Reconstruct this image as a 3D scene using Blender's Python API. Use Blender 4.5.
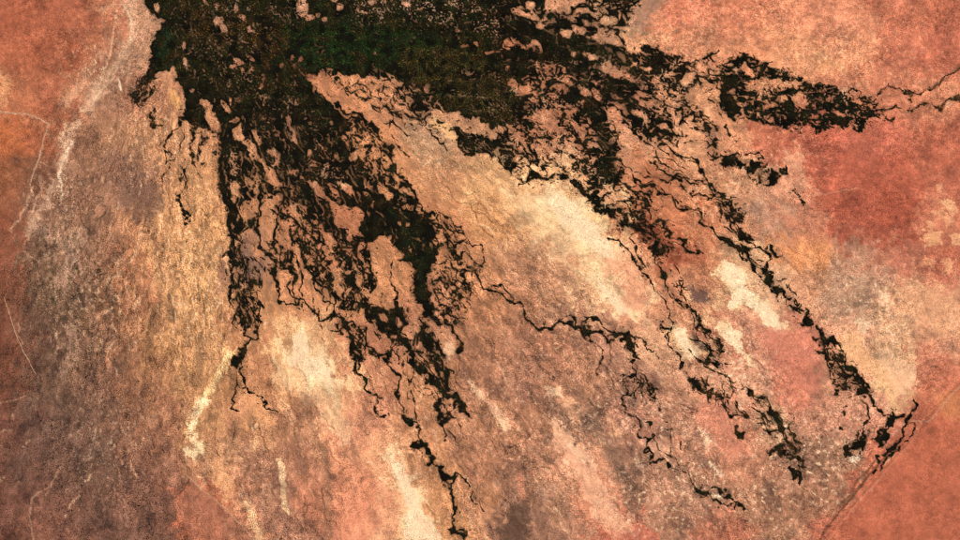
# Satellite view of an inland river delta on a red semi-desert plain.
# 1 Blender unit = 1 km; one photograph pixel is about 0.2 km of land.
import bpy, math
import numpy as np

for o in list(bpy.data.objects):
    bpy.data.objects.remove(o)
scene = bpy.context.scene
col = scene.collection
rng = np.random.default_rng(7)
S = 0.2                                   # km per map cell

# ------------------------------------------------------------------ camera
CAM_H = 420.0
cam = bpy.data.cameras.new('camera')
cam.sensor_width = 36.0
cam.lens = 36.0 * CAM_H / (960 * S)
cam.clip_start = 1.0
cam.clip_end = 20000.0
cam_o = bpy.data.objects.new('camera', cam)
cam_o.location = (0, 0, CAM_H)
col.objects.link(cam_o)
scene.camera = cam_o

# ------------------------------------------------------------------ light
SUN_EL, SUN_AZ = math.radians(52), math.radians(42)      # azimuth clockwise from north (+Y)
world = bpy.data.worlds.new('World')
scene.world = world
world.use_nodes = True
wn = world.node_tree.nodes
wl = world.node_tree.links
sky = wn.new('ShaderNodeTexSky')
sky.sky_type = 'NISHITA'
sky.sun_disc = False
sky.sun_elevation = SUN_EL
sky.sun_rotation = SUN_AZ
wl.new(sky.outputs[0], wn['Background'].inputs[0])
wn['Background'].inputs[1].default_value = 0.06
sun = bpy.data.lights.new('sun', 'SUN')
sun.energy = 4.0
sun.angle = math.radians(0.53)
sun.color = (1.0, 0.95, 0.88)
sun_o = bpy.data.objects.new('sun', sun)
sun_o.rotation_euler = (math.pi / 2 - SUN_EL, 0, math.pi - SUN_AZ)
sun_o.location = (60, 60, 300)
col.objects.link(sun_o)
scene.view_settings.view_transform = 'Standard'
scene.view_settings.look = 'None'
scene.view_settings.gamma = 1.0
scene.view_settings.exposure = 0.04
scene.view_settings.use_curve_mapping = False
scene.unit_settings.scale_length = 1000.0
scene.cycles.filter_width = 0.9
# surface colours read off the land, corrected for the colour of the daylight
WHITE = np.array([1.07, 1.12, 1.17])


# ------------------------------------------------------------------ noise helpers
def _h(ix, iy, seed):
    a = (ix.astype(np.int64) * 374761393 + iy.astype(np.int64) * 668265263 + seed * 974634777) & 0xFFFFFFFF
    a = ((a ^ (a >> 13)) * 1274126177) & 0xFFFFFFFF
    a = ((a ^ (a >> 16)) * 2246822519) & 0xFFFFFFFF
    return ((a ^ (a >> 15)) & 0xFFFFFF).astype(np.float32) / 16777215.0


def gnoise(x, y, seed=0):
    ix = np.floor(x); iy = np.floor(y)
    fx = (x - ix).astype(np.float32); fy = (y - iy).astype(np.float32)
    ux = fx * fx * fx * (fx * (fx * 6 - 15) + 10); uy = fy * fy * fy * (fy * (fy * 6 - 15) + 10)
    def g(dx, dy):
        a = _h(ix + dx, iy + dy, seed) * 6.2831853
        return np.cos(a) * (fx - dx) + np.sin(a) * (fy - dy)
    a, b, c, d = g(0, 0), g(1, 0), g(0, 1), g(1, 1)
    return ((a + (b - a) * ux) * (1 - uy) + (c + (d - c) * ux) * uy) * 1.5


def fbm(x, y, seed=0, octv=4, gain=0.5):
    s = 0; a = 1.0; n = 0
    for k in range(octv):
        s = s + a * gnoise(x * 2 ** k + 17.3 * k, y * 2 ** k - 9.1 * k, seed + k)
        n += a; a *= gain
    return s / n * 1.4


def unit(a):
    return (a - a.mean()) / a.std()


def ridged(x, y, seed=0, octv=4, gain=0.6):
    s = 0; a = 1.0
    for k in range(octv):
        s = s + a * (1 - np.abs(gnoise(x * 2 ** k + 5.7 * k, y * 2 ** k + 3.3 * k, seed + k)) * 1.6) ** 2
        a *= gain
    return s


def worley_edge(x, y, seed=0):
    ix = np.floor(x); iy = np.floor(y)
    f1 = np.full(x.shape, 9.0, np.float32); f2 = f1.copy()
    for dx in (-1, 0, 1):
        for dy in (-1, 0, 1):
            cx = ix + dx; cy = iy + dy
            d = np.hypot(cx + _h(cx, cy, seed) - x, cy + _h(cx, cy, seed + 91) - y).astype(np.float32)
            m = d < f1
            f2 = np.where(m, f1, np.minimum(f2, d)); f1 = np.where(m, d, f1)
    return f2 - f1


def sstep(a, b, x):
    t = np.clip((x - a) / (b - a), 0, 1)
    return t * t * (3 - 2 * t)


def seg_dist(X, Y, pts):
    d = np.full(X.shape, 1e9, np.float32)
    for (x0, y0), (x1, y1) in zip(pts[:-1], pts[1:]):
        vx, vy = x1 - x0, y1 - y0
        t = np.clip(((X - x0) * vx + (Y - y0) * vy) / max(vx * vx + vy * vy, 1e-6), 0, 1)
        d = np.minimum(d, np.hypot(X - x0 - t * vx, Y - y0 - t * vy))
    return d


def poly_sdf(X, Y, pts):
    """negative inside"""
    inside = np.zeros(X.shape, bool)
    n = len(pts)
    for i in range(n):
        x0, y0 = pts[i]; x1, y1 = pts[(i + 1) % n]
        if y0 != y1:
            c = ((y0 > Y) != (y1 > Y)) & (X < (x1 - x0) * (Y - y0) / (y1 - y0) + x0)
            inside ^= c
    d = seg_dist(X, Y, list(pts) + [pts[0]])
    return np.where(inside, -d, d)


def lin(c):
    c = np.asarray(c, np.float64) / 255.0
    return np.where(c <= 0.04045, c / 12.92, ((c + 0.055) / 1.055) ** 2.4)


class Grid:
    def __init__(self, X, Y):
        self.X, self.Y = X, Y
        self.x0, self.y0 = X[0, 0], Y[0, 0]
        self.dx = X[0, 1] - X[0, 0]; self.dy = Y[1, 0] - Y[0, 0]
        self.h, self.w = X.shape

    def win(self, pts, pad):
        a = np.array(pts)
        i0 = int(max(0, (a[:, 0].min() - pad - self.x0) / self.dx)); i1 = int(min(self.w, (a[:, 0].max() + pad - self.x0) / self.dx + 1))
        j0 = int(max(0, (a[:, 1].min() - pad - self.y0) / self.dy)); j1 = int(min(self.h, (a[:, 1].max() + pad - self.y0) / self.dy + 1))
        return (slice(j0, max(j1, j0)), slice(i0, max(i1, i0)))


def flow(X, Y):
    """coordinates across and along the fan of the delta"""
    dx, dy = X - 185.0, Y + 70.0
    return np.arctan2(dy, dx) * 430.0, np.hypot(dx, dy)


# ------------------------------------------------------------------ map of the delta (map cells, origin at the north-west corner)
VEG = [
    # western trunk of the delta
    ('P', 0.93, 2.0, [(146, -40), (144, 4), (156, 18), (158, 30), (151, 42), (152, 56), (144, 70), (137, 82), (131, 94), (137, 104), (147, 104), (153, 84), (160, 73), (169, 71), (178, 85), (187, 106), (182, 118),
                      (190, 122), (206, 128), (214, 136), (220, 148), (216, 166), (218, 184), (222, 200), (238, 206), (255, 200), (282, 212), (318, 222), (346, 240), (366, 246), (388, 238), (404, 262), (416, 268), (432, 262),
                      (448, 246), (440, 226), (424, 206), (400, 192), (384, 178), (366, 172), (352, 150), (352, 128), (342, 112), (322, 95), (306, 80), (300, 63), (330, -40)]),
    ('P', 0.55, 5.0, [(133, 78), (146, 76), (150, 92), (146, 106), (134, 104), (128, 92)]),
    ('P', 0.86, 6.0, [(215, 130), (260, 100), (330, 110), (350, 150), (400, 205), (420, 220), (300, 215), (222, 195)]),
    ('P', 0.76, 5.0, [(222, 150), (262, 160), (300, 190), (330, 215), (300, 222), (255, 205), (225, 195)]),
    ('P', 0.55, 4.0, [(345, 112), (365, 118), (392, 150), (402, 190), (385, 180), (365, 172), (350, 150)]),
    # northern trunk
    ('P', 0.94, 3.0, [(290, -40), (292, 58), (304, 70), (322, 74), (342, 74), (358, 76), (380, 77), (392, 76), (402, 92), (424, 100), (448, 112), (470, 116), (492, 128), (512, 128), (530, 112), (548, 108), (566, 108), (590, 112), (604, 100),
                      (596, 70), (600, 56), (625, 52), (612, 44), (596, 40), (582, 26), (560, 28), (546, 20), (540, 8), (532, -40)]),
    ('P', 0.62, 4.0, [(535, 60), (560, 62), (590, 88), (600, 110), (560, 112), (528, 108), (514, 92)]),
    ('P', 0.78, 4.0, [(510, -30), (548, -30), (600, -30), (604, 10), (596, 40), (570, 40), (540, 30), (514, 14)]),
    ('P', 0.42, 4.0, [(586, -30), (640, -30), (640, 4), (624, 28), (600, 30), (588, 14)]),
    # north eastern arm
    ('P', 0.80, 3.0, [(590, 44), (612, 44), (632, 52), (648, 46), (660, 50), (672, 56), (690, 60), (704, 66), (698, 78), (690, 90), (672, 92), (684, 104), (668, 114), (640, 112), (618, 112), (600, 110), (590, 80)]),
    ('P', 0.42, 4.0, [(646, 92), (676, 90), (694, 104), (704, 118), (718, 128), (712, 138), (700, 134), (684, 122), (664, 112)]),
    ('P', 0.66, 3.0, [(618, 108), (644, 108), (668, 116), (682, 134), (676, 144), (654, 142), (634, 134), (620, 130)]),
    ('P', 0.28, 4.0, [(686, 62), (712, 54), (724, 62), (724, 100), (712, 106), (696, 86)]),
    # the north-south trunk below it
    ('P', 0.60, 4.0, [(560, 104), (622, 104), (624, 160), (622, 206), (600, 206), (580, 184), (566, 140)]),
    ('P', 0.93, 3.0, [(580, 96), (606, 100), (606, 124), (612, 140), (616, 160), (616, 190), (620, 218), (606, 214), (598, 185), (596, 160), (590, 130)]),
    ('P', 0.70, 4.0, [(560, 112), (590, 114), (600, 150), (596, 190), (586, 192), (572, 160), (556, 130)]),
    ('P', 0.50, 4.0, [(494, 134), (526, 112), (560, 118), (580, 150), (592, 190), (568, 176), (540, 180), (516, 182), (508, 166)]),
    ('P', 0.88, 3.0, [(424, 100), (446, 112), (458, 130), (484, 138), (500, 136), (512, 150), (520, 170), (512, 172), (496, 158), (480, 154), (470, 157), (458, 146), (448, 128)]),
    ('P', 0.24, 5.0, [(326, 76), (392, 78), (420, 104), (452, 124), (444, 136), (404, 124), (384, 110), (350, 100)]),
    ('P', 0.50, 3.0, [(384, 74), (398, 80), (406, 96), (420, 108), (428, 120), (420, 122), (408, 112), (398, 98)]),
    ('P', 0.74, 3.0, [(400, 80), (424, 84), (440, 104), (430, 112), (412, 108)]),
    ('P', 0.32, 4.0, [(598, 184), (650, 186), (654, 204), (640, 226), (612, 216)]),
    ('P', 0.62, 3.0, [(616, 202), (636, 198), (650, 212), (650, 226), (632, 222), (618, 214)]),
    ('P', 0.80, 2.5, [(606, 212), (622, 220), (640, 224), (656, 240), (666, 252), (662, 262), (652, 250), (638, 232), (616, 228)]),
    # eastern oasis
    ('P', 0.72, 2.0, [(724, 62), (735, 60), (748, 56), (760, 63), (772, 68), (786, 70), (800, 78), (820, 82), (838, 88), (850, 95), (862, 100), (866, 106), (880, 106), (886, 112), (872, 120), (866, 125), (862, 133), (853, 133),
                      (850, 126), (838, 123), (822, 127), (815, 131), (800, 127), (785, 128), (770, 124), (755, 118), (745, 115), (735, 122), (728, 116), (720, 108), (722, 84)]),
    ('P', 0.40, 2.5, [(741, 70), (758, 73), (776, 77), (798, 82), (800, 90), (774, 91), (756, 87), (744, 82)]),
    ('P', 0.45, 3.0, [(842, 94), (864, 98), (886, 108), (878, 122), (858, 116), (846, 108)]),
    ('P', 0.80, 2.0, [(711, 148), (716, 152), (722, 156), (732, 156), (742, 152), (750, 158), (758, 166), (768, 171), (778, 174), (779, 181), (768, 184), (758, 181), (746, 172), (733, 166), (722, 161), (712, 160)]),
    # western strands, below the trunk
    ('P', 0.68, 2.5, [(221, 190), (240, 200), (256, 222), (243, 240), (236, 250), (230, 240), (229, 222)]),
    ('P', 0.40, 3.0, [(228, 240), (242, 238), (258, 285), (258, 326), (246, 338), (236, 316), (230, 290)]),
    ('P', 0.45, 3.0, [(262, 204), (300, 212), (302, 230), (276, 250), (262, 250), (258, 226)]),
    ('P', 0.42, 3.0, [(290, 216), (318, 218), (326, 246), (334, 272), (336, 300), (322, 288), (306, 268), (296, 246)]),
    ('P', 0.66, 2.5, [(328, 232), (346, 238), (368, 240), (374, 256), (372, 272), (376, 286), (368, 302), (356, 298), (344, 300), (342, 276), (332, 256)]),
    ('P', 0.50, 3.0, [(334, 296), (346, 286), (362, 296), (372, 310), (366, 318), (350, 316), (336, 310)]),
    ('P', 0.93, 2.5, [(398, 240), (416, 230), (440, 248), (428, 266), (428, 286), (432, 306), (444, 322), (436, 326), (424, 316), (418, 300), (414, 280), (408, 262)]),
    ('P', 0.50, 3.0, [(430, 210), (446, 222), (460, 240), (464, 258), (446, 262), (434, 244)]),
    ('P', 0.33, 4.0, [(428, 262), (462, 262), (474, 288), (464, 324), (448, 330), (434, 306)]),
    ('P', 0.88, 2.5, [(360, 300), (372, 308), (384, 310), (400, 306), (408, 314), (406, 326), (400, 338), (414, 348), (412, 353), (400, 348), (388, 338), (376, 322), (364, 310)]),
    ('P', 0.50, 3.0, [(334, 312), (346, 318), (362, 336), (366, 352), (362, 372), (352, 362), (344, 340), (336, 330)]),
    ('P', 0.75, 2.0, [(420, 322), (430, 326), (438, 352), (436, 360), (426, 346), (420, 336)]),
    ('P', 0.45, 2.5, [(440, 362), (452, 372), (450, 390), (442, 394), (432, 388), (438, 376)]),
    ('P', 0.60, 2.0, [(437, 404), (448, 404), (450, 424), (443, 430), (436, 420)]),
    ('P', 0.55, 2.0, [(446, 394), (458, 396), (467, 408), (464, 413), (450, 405)]),
    # central channel
    ('P', 0.30, 3.0, [(620, 374), (640, 370), (662, 392), (656, 402), (632, 400), (622, 392)]),
    # south eastern strands
    ('P', 0.40, 2.5, [(711, 194), (728, 194), (742, 208), (746, 222), (738, 228), (724, 216)]),
    ('P', 0.50, 2.5, [(742, 232), (752, 234), (755, 242), (748, 245), (740, 240)]),
    ('P', 0.60, 2.5, [(766, 248), (776, 246), (780, 254), (774, 260), (766, 256)]),
    ('P', 0.90, 2.0, [(760, 268), (766, 270), (776, 282), (786, 294), (783, 298), (772, 290), (763, 280)]),
    ('P', 0.50, 2.5, [(786, 298), (794, 296), (804, 308), (802, 314), (792, 310)]),
    ('P', 0.88, 2.0, [(821, 329), (829, 334), (837, 343), (834, 348), (826, 344)]),
    ('P', 0.40, 2.5, [(811, 336), (824, 338), (836, 350), (848, 366), (846, 384), (838, 398), (832, 392), (832, 372), (818, 354)]),
    ('P', 0.42, 2.5, [(828, 352), (846, 364), (860, 378), (870, 388), (868, 396), (856, 394), (848, 384), (840, 396), (834, 394), (836, 372)]),
    ('P', 0.30, 3.0, [(686, 374), (700, 378), (714, 388), (732, 390), (730, 402), (712, 400), (696, 396)]),
    ('P', 0.24, 4.0, [(734, 378), (760, 390), (782, 412), (802, 440), (808, 466), (796, 478), (784, 452), (770, 424), (746, 396)]),
    ('P', 0.30, 3.0, [(842, 442), (864, 436), (868, 448), (860, 458), (846, 460)]),
    ('L', 4, 0.95, [(217, 160), (219, 175), (223, 195), (229, 215), (231, 240), (228, 252), (232, 270)]),
    ('L', 2.2, 0.9, [(231, 250), (226, 262), (231, 270), (232, 290), (231, 300), (236, 310), (242, 320), (247, 335), (252, 341), (248, 350), (240, 355), (236, 362)]),
    ('L', 2.2, 0.9, [(240, 240), (243, 260), (246, 285), (245, 300), (247, 315), (243, 322)]),
    ('L', 2.0, 0.9, [(250, 285), (254, 300), (255, 315), (258, 325), (256, 332), (258, 338), (252, 342)]),
    ('L', 9, 0.9, [(235, 360), (240, 355), (246, 350)]),
    ('L', 2.0, 0.95, [(236, 362), (240, 365), (246, 378), (248, 386), (243, 390), (235, 385), (234, 365)]),
    ('L', 1.8, 0.9, [(248, 388), (252, 393), (260, 396), (268, 405), (275, 410), (278, 416)]),
    ('L', 1.8, 0.9, [(235, 386), (232, 398), (233, 404), (238, 409)]),
    ('L', 3.0, 0.95, [(262, 205), (259, 225), (262, 250), (270, 257), (275, 272), (276, 285), (280, 295), (283, 303)]),
    ('L', 5.0, 0.9, [(268, 256), (274, 266), (276, 278)]),
    ('L', 2.6, 0.95, [(282, 210), (276, 220), (274, 232), (275, 247), (288, 255), (290, 270), (293, 285), (298, 298), (301, 300)]),
    ('L', 5.0, 0.8, [(287, 252), (290, 264), (294, 276)]),
    ('L', 2.4, 1.0, [(280, 298), (286, 303), (297, 304), (301, 299), (308, 305), (313, 315), (320, 321), (326, 318), (332, 314), (336, 316), (345, 320), (353, 330)]),
    ('L', 2.4, 1.0, [(334, 290), (336, 304), (334, 315)]),
    ('L', 3.0, 0.95, [(297, 240), (306, 262), (316, 275), (322, 283), (334, 296)]),
    ('L', 2.2, 1.0, [(343, 316), (356, 326), (364, 332), (370, 345), (380, 353), (390, 357), (392, 345)]),
    ('L', 3.5, 0.95, [(388, 360), (392, 369), (398, 377)]),
    ('L', 2.4, 1.0, [(398, 377), (399, 395), (402, 405), (404, 415)]),
    ('L', 6, 0.85, [(402, 415), (410, 420)]),
    ('L', 2.4, 1.0, [(404, 415), (415, 422), (420, 432), (421, 445), (428, 455), (433, 463), (442, 470), (449, 477), (455, 470)]),
    ('L', 6, 0.9, [(425, 450), (430, 462)]), ('L', 5, 0.8, [(416, 445), (422, 446)]), ('L', 5, 0.8, [(440, 469), (448, 476)]),
    ('L', 2.2, 1.0, [(455, 470), (453, 478), (453, 495), (452, 510), (452, 525), (460, 535)]),
    ('L', 4, 0.8, [(453, 494), (455, 498)]), ('L', 7, 0.85, [(456, 532), (466, 536)]),
    ('L', 1.8, 1.0, [(455, 472), (465, 480), (471, 488), (472, 498), (478, 505), (486, 510)]),
    ('L', 3.2, 0.95, [(354, 352), (358, 372), (365, 385), (372, 393), (382, 396)]),
    ('L', 1.8, 0.9, [(374, 396), (377, 410), (385, 418)]),
    ('L', 4.5, 0.9, [(411, 352), (412, 360), (420, 370), (432, 377), (437, 390), (444, 395), (455, 398), (462, 405), (466, 411)]),
    ('L', 3.0, 0.95, [(436, 356), (442, 362), (447, 374), (448, 388), (443, 394), (440, 405), (440, 418), (445, 428), (443, 440)]),
    ('L', 4.0, 0.9, [(444, 322), (452, 332), (460, 340), (461, 350)]),
    ('L', 1.6, 0.8, [(452, 230), (466, 236), (480, 246), (487, 262), (470, 276)]),
    ('L', 1.6, 0.8, [(440, 214), (452, 220), (462, 228), (464, 240), (454, 252)]),
    ('L', 1.6, 0.8, [(450, 250), (462, 262), (474, 274), (484, 286)]),
    ('L', 1.8, 0.85, [(395, 262), (393, 280), (395, 300), (398, 310)]),
    # central river
    ('L', 2.4, 0.95, [(446, 258), (456, 266), (468, 272), (476, 277), (485, 287), (492, 292), (502, 295)]),
    ('L', 3.2, 1.0, [(484, 286), (492, 292), (502, 294), (510, 299), (520, 307), (525, 318), (534, 326), (548, 326), (560, 322), (568, 326), (580, 325), (586, 332)]),
    ('L', 2.0, 0.9, [(490, 287), (500, 284), (508, 289), (513, 300)]),
    ('L', 1.8, 0.9, [(552, 325), (560, 319), (571, 318), (580, 324)]),
    ('L', 6.0, 0.85, [(582, 326), (588, 332)]),
    ('L', 2.2, 0.95, [(582, 324), (590, 315), (598, 324), (604, 330), (616, 334)]),
    ('L', 2.4, 0.95, [(586, 332), (598, 333), (612, 342), (620, 336)]),
    ('L', 4.6, 0.95, [(614, 334), (624, 334), (630, 345), (634, 358)]),
    ('L', 2.0, 0.95, [(634, 358), (633, 372), (626, 380), (623, 395), (625, 413), (635, 417), (640, 436), (650, 438), (647, 447), (650, 460), (662, 463), (675, 468), (688, 472), (693, 484), (705, 492)]),
    ('L', 1.8, 0.9, [(586, 334), (595, 345), (602, 352), (602, 362), (598, 370)]),
    ('L', 1.8, 0.9, [(628, 334), (640, 340), (650, 350), (660, 358)]),
    ('L', 1.8, 0.85, [(632, 371), (640, 380), (650, 390), (656, 398)]),
    ('L', 1.5, 0.8, [(638, 420), (650, 425), (653, 436), (648, 442)]),
    ('L', 4.0, 0.85, [(696, 487), (706, 493)]),
    ('L', 2.2, 0.95, [(705, 492), (714, 489), (726, 495), (735, 502), (742, 510)]), ('L', 2.2, 0.9, [(705, 493), (712, 502), (722, 500), (734, 503), (732, 511)]),
    # threads east of the sand ridge
    ('L', 2.0, 0.85, [(612, 238), (625, 250), (637, 262), (645, 275), (655, 290), (662, 300), (670, 312), (671, 322), (667, 335), (672, 346), (679, 358), (683, 369)]),
    ('L', 4.0, 0.7, [(612, 238), (620, 248)]), ('L', 5.0, 0.7, [(662, 328), (666, 330)]),
    ('L', 2.0, 0.8, [(633, 235), (638, 254), (645, 268)]),
    ('L', 6.0, 0.6, [(655, 250), (660, 262), (664, 274)]),
    ('L', 2.0, 0.85, [(660, 266), (666, 285), (676, 300), (686, 304), (695, 315), (703, 325), (712, 338), (720, 352)]),
    ('L', 4.5, 0.7, [(700, 320), (708, 330)]), ('L', 4.0, 0.6, [(714, 340), (722, 352)]),
    ('L', 8.0, 0.72, [(676, 240), (683, 241)]), ('L', 6, 0.6, [(660, 226), (676, 238)]),
    ('L', 2.4, 0.9, [(683, 248), (692, 252), (702, 252)]),
    ('L', 8.0, 0.75, [(706, 362), (716, 364)]),
    ('L', 5.5, 0.85, [(691, 380), (699, 389), (708, 395)]),
    ('L', 2.2, 0.85, [(708, 394), (720, 395), (725, 410), (735, 416), (745, 417)]),
    ('L', 5.0, 0.8, [(736, 428), (740, 438), (746, 434)]),
    ('L', 4.0, 0.75, [(748, 391), (760, 396), (766, 400)]),
    ('L', 4.5, 0.78, [(772, 412), (778, 424), (784, 436), (790, 450), (800, 452)]),
    ('L', 5.0, 0.75, [(773, 454), (782, 450)]), ('L', 4.5, 0.6, [(788, 452), (792, 470), (800, 480)]), ('L', 4, 0.6, [(792, 433), (794, 440)]),
    ('L', 2.2, 0.95, [(634, 176), (644, 186), (660, 190), (672, 196), (677, 206), (688, 211), (699, 214), (700, 224), (712, 229), (720, 235), (728, 244)]),
    ('L', 4.6, 0.95, [(722, 237), (730, 243), (742, 249), (748, 254)]),
    ('L', 2.6, 0.95, [(746, 253), (753, 262), (764, 272)]),
    ('L', 2.2, 0.85, [(744, 250), (756, 250), (768, 250)]), ('L', 2.0, 0.85, [(774, 258), (768, 264), (766, 272)]),
    ('L', 2.6, 0.85, [(700, 170), (708, 182), (714, 192)]),
    ('L', 2.2, 0.9, [(660, 145), (676, 152), (690, 157), (699, 164), (705, 176)]),
    ('L', 1.8, 0.85, [(620, 162), (634, 172), (648, 176), (664, 180), (676, 176), (686, 180)]),
    ('L', 1.8, 0.85, [(652, 160), (664, 170), (676, 178), (684, 190), (700, 195), (712, 198)]),
    ('L', 1.8, 0.85, [(678, 200), (690, 208), (700, 212)]),
    ('L', 3.0, 0.8, [(624, 184), (640, 192), (650, 200)]),
    ('L', 5.5, 0.85, [(790, 298), (784, 296)]),
    ('L', 4.5, 0.85, [(806, 322), (810, 324)]), ('L', 2.0, 0.8, [(804, 312), (812, 324), (824, 332)]),
    ('L', 5.5, 0.92, [(850, 368), (862, 382)]), ('L', 7.5, 0.92, [(858, 390), (870, 390)]),
    ('L', 2.4, 0.95, [(872, 394), (875, 408), (884, 414), (892, 416)]),
    ('L', 6.0, 0.95, [(892, 417), (899, 415)]), ('L', 6.0, 0.92, [(890, 422), (884, 430), (878, 440)]),
    ('L', 2.0, 0.85, [(860, 398), (866, 410), (868, 418), (862, 430), (866, 437)]),
    ('L', 1.8, 0.7, [(848, 400), (844, 416), (844, 432), (846, 448)]),
    ('L', 5.0, 0.9, [(868, 434), (860, 446), (850, 451)]), ('L', 7.0, 0.85, [(846, 448), (847, 454)]),
    ('L', 3.6, 0.9, [(914, 400), (912, 412), (906, 420), (902, 434), (894, 448), (884, 458)]),
    ('L', 1.7, 0.85, [(905, 420), (917, 428), (906, 442), (892, 456), (880, 468)]),
    ('L', 4.0, 0.75, [(884, 452), (892, 450)]), ('L', 3.0, 0.7, [(880, 456), (874, 470)]),
    # eastern feeder channels
    ('L', 1.7, 0.9, [(852, 94), (858, 90), (862, 98), (872, 98), (882, 91), (892, 85), (904, 88), (911, 97), (920, 92), (930, 87), (944, 78), (960, 66), (1000, 50)]),
    ('L', 2.0, 0.7, [(880, 108), (894, 106), (902, 112), (908, 112), (918, 104), (932, 105), (942, 109), (955, 98), (1000, 92)]),
    ('L', 3.0, 0.8, [(880, 118), (896, 118)]), ('L', 6.0, 0.85, [(868, 114), (878, 116)]),
    ('L', 2.6, 0.9, [(702, 60), (712, 53), (718, 50)]), ('L', 2.2, 0.85, [(698, 78), (710, 78), (724, 80)]),
    ('L', 2.0, 0.8, [(748, 150), (756, 152), (766, 162)]), ('L', 5.0, 0.8, [(782, 168), (784, 174)]),
    ('L', 3.0, 0.7, [(716, 112), (728, 124), (730, 136), (734, 142)]), ('L', 2.0, 0.7, [(716, 140), (716, 150)]),
    ('L', 3.6, 0.7, [(796, 192), (802, 200)]),
    ('L', 3.0, 0.85, [(617, 26), (623, 12), (634, 6), (640, 0)]), ('L', 3.0, 0.8, [(604, 30), (616, 34), (626, 44)]),
    # little threads on the western shore
    ('L', 2.6, 0.8, [(182, 116), (176, 130), (167, 140), (165, 148)]),
    ('L', 5.0, 0.7, [(153, 112), (153, 126)]), ('L', 2.0, 0.7, [(148, 118), (160, 124)]),
    ('L', 3.0, 0.6, [(192, 126), (190, 144), (194, 158), (184, 176)]),
    ('L', 1.6, 0.6, [(184, 176), (178, 190), (182, 206), (190, 224)]),
    ('L', 1.5, 0.55, [(166, 150), (170, 160), (163, 176), (164, 192)]),
    ('L', 3.0, 0.65, [(196, 128), (204, 140), (200, 156), (206, 164)]),
    # rim of the central sand plain
    ('L', 3.6, 0.9, [(336, 104), (346, 112), (360, 118), (372, 126), (382, 140), (390, 154)]),
    ('L', 3.0, 0.85, [(390, 154), (396, 168), (404, 182), (414, 190), (416, 204), (430, 214)]),
    ('L', 4.0, 0.8, [(400, 186), (412, 186)]), ('L', 1.8, 0.7, [(388, 140), (400, 150), (410, 158)]),
    ('L', 2.2, 0.8, [(336, 78), (344, 90), (352, 94), (366, 92)]), ('L', 2.0, 0.7, [(370, 84), (372, 96), (362, 104)]),
    ('L', 2.0, 0.7, [(386, 100), (392, 116), (398, 118)]), ('L', 2.2, 0.8, [(424, 122), (432, 136), (442, 142), (446, 148)]),
    ('L', 2.6, 0.9, [(517, 186), (528, 178), (548, 178), (570, 174)]), ('L', 5.0, 0.95, [(572, 178), (582, 192), (596, 204), (606, 214)]),
    # islands
    ('I', [(158, 8, 3, 5, 0), (161, 21, 4, 2, 0), (219, 20, 5, 5, 0), (223, 28, 4.5, 5, 0), (236, 8, 2.6, 4, 0), (242, 18, 5.5, 2, 40), (251, 28, 2, 3, -30), (239, 62, 6, 3.5, 0), (233, 67, 3, 2, 0), (242, 70, 2, 3, 0), (253, 68, 4, 1.5, 0),
           (262, 77, 1.6, 6, -8), (262, 86, 1.6, 3, 0), (183, 46, 2, 6, -10), (174, 73, 4, 6.5, -15), (193, 90, 3, 2, 0), (205, 2, 2, 4, -30), (216, 6, 3, 3, 0), (231, 100, 1.8, 5, -15), (226, 107, 8, 3, 42), (234, 121, 4, 2.6, 0),
           (256, 137, 2.6, 7.5, -30), (235, 189, 4, 8, 0), (253, 186, 9, 3.6, 50), (256, 204, 4.5, 6, -20), (277, 201, 3, 5, -20), (268, 196, 3, 2.6, 0), (284, 208, 4, 3, 0), (292, 210, 3, 5, -20), (253, 60, 2, 2, 0), (186, 62, 2, 4, 0),
           (303, 8, 6, 9, 0), (310, 19, 5, 3.4, 0), (325, 20, 2.6, 3.6, 0), (340, 7, 4, 4, 0), (334, -1, 4, 3, 0), (318, 16, 2.6, 2.6, 0), (373, 3, 4.5, 3, 20), (384, 2, 3, 3, 0), (406, 4, 3, 2.5, 0), (418, 8, 7, 1, 0), (360, 11, 7, 1.4, 20), (376, 54, 1.4, 2.4, 0),
           (518, 12, 7, 4.6, 10), (530, 4.5, 5, 3, 0), (532, 16, 7, 4.4, 10), (544, 19, 4.5, 2, 0), (541, 25, 5, 3.6, 0), (566, 33, 7, 3.2, 30), (580, 13, 7.5, 3.6, -15), (572, 27, 3, 3, 0), (580, 30, 6, 4, 0), (607, 21, 9, 3.6, 8), (590, 57, 8, 3.2, 15),
           (598, 95, 3.6, 9, -35), (586, 92, 6, 4, 30), (548, 73, 3, 7, -30), (513, 84, 6, 4.6, 25), (524, 89, 5.5, 5, 25), (533, 100, 4, 4, 0), (508, 44, 5, 6, 0), (490, 52, 7, 2.2, 0), (476, 45, 4, 1.6, 0), (508, 68, 2.6, 2.4, 0), (500, 52, 3, 2.6, 0), (575, 52, 4, 2, -20),
           (543, 84, 3, 4, 0), (569, 79, 3, 3, 0), (464, 46, 3, 1.5, 0), (688, 79, 5, 4, 0), (662, 62, 5, 2.4, 10), (634, 66, 4, 3, 0), (648, 68, 5, 3, 0), (672, 73, 5, 2, 0), (656, 80, 3, 3, 0), (642, 94, 6, 3, 30),
           (641, 116, 10, 2.6, 30), (636, 98, 3, 3, 0), (646, 104, 8, 2.6, 20), (664, 128, 8, 2, 20), (545, 150, 8, 6, 0), (565, 160, 9, 6, 25), (553, 168, 6, 5, 0), (535, 168, 5, 5, 0), (524, 172, 4, 6, 0), (555, 142, 4, 5, -20), (572, 150, 6, 3, 30), (600, 195, 3, 5, 0), (583, 178, 6, 4, 20),
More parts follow.
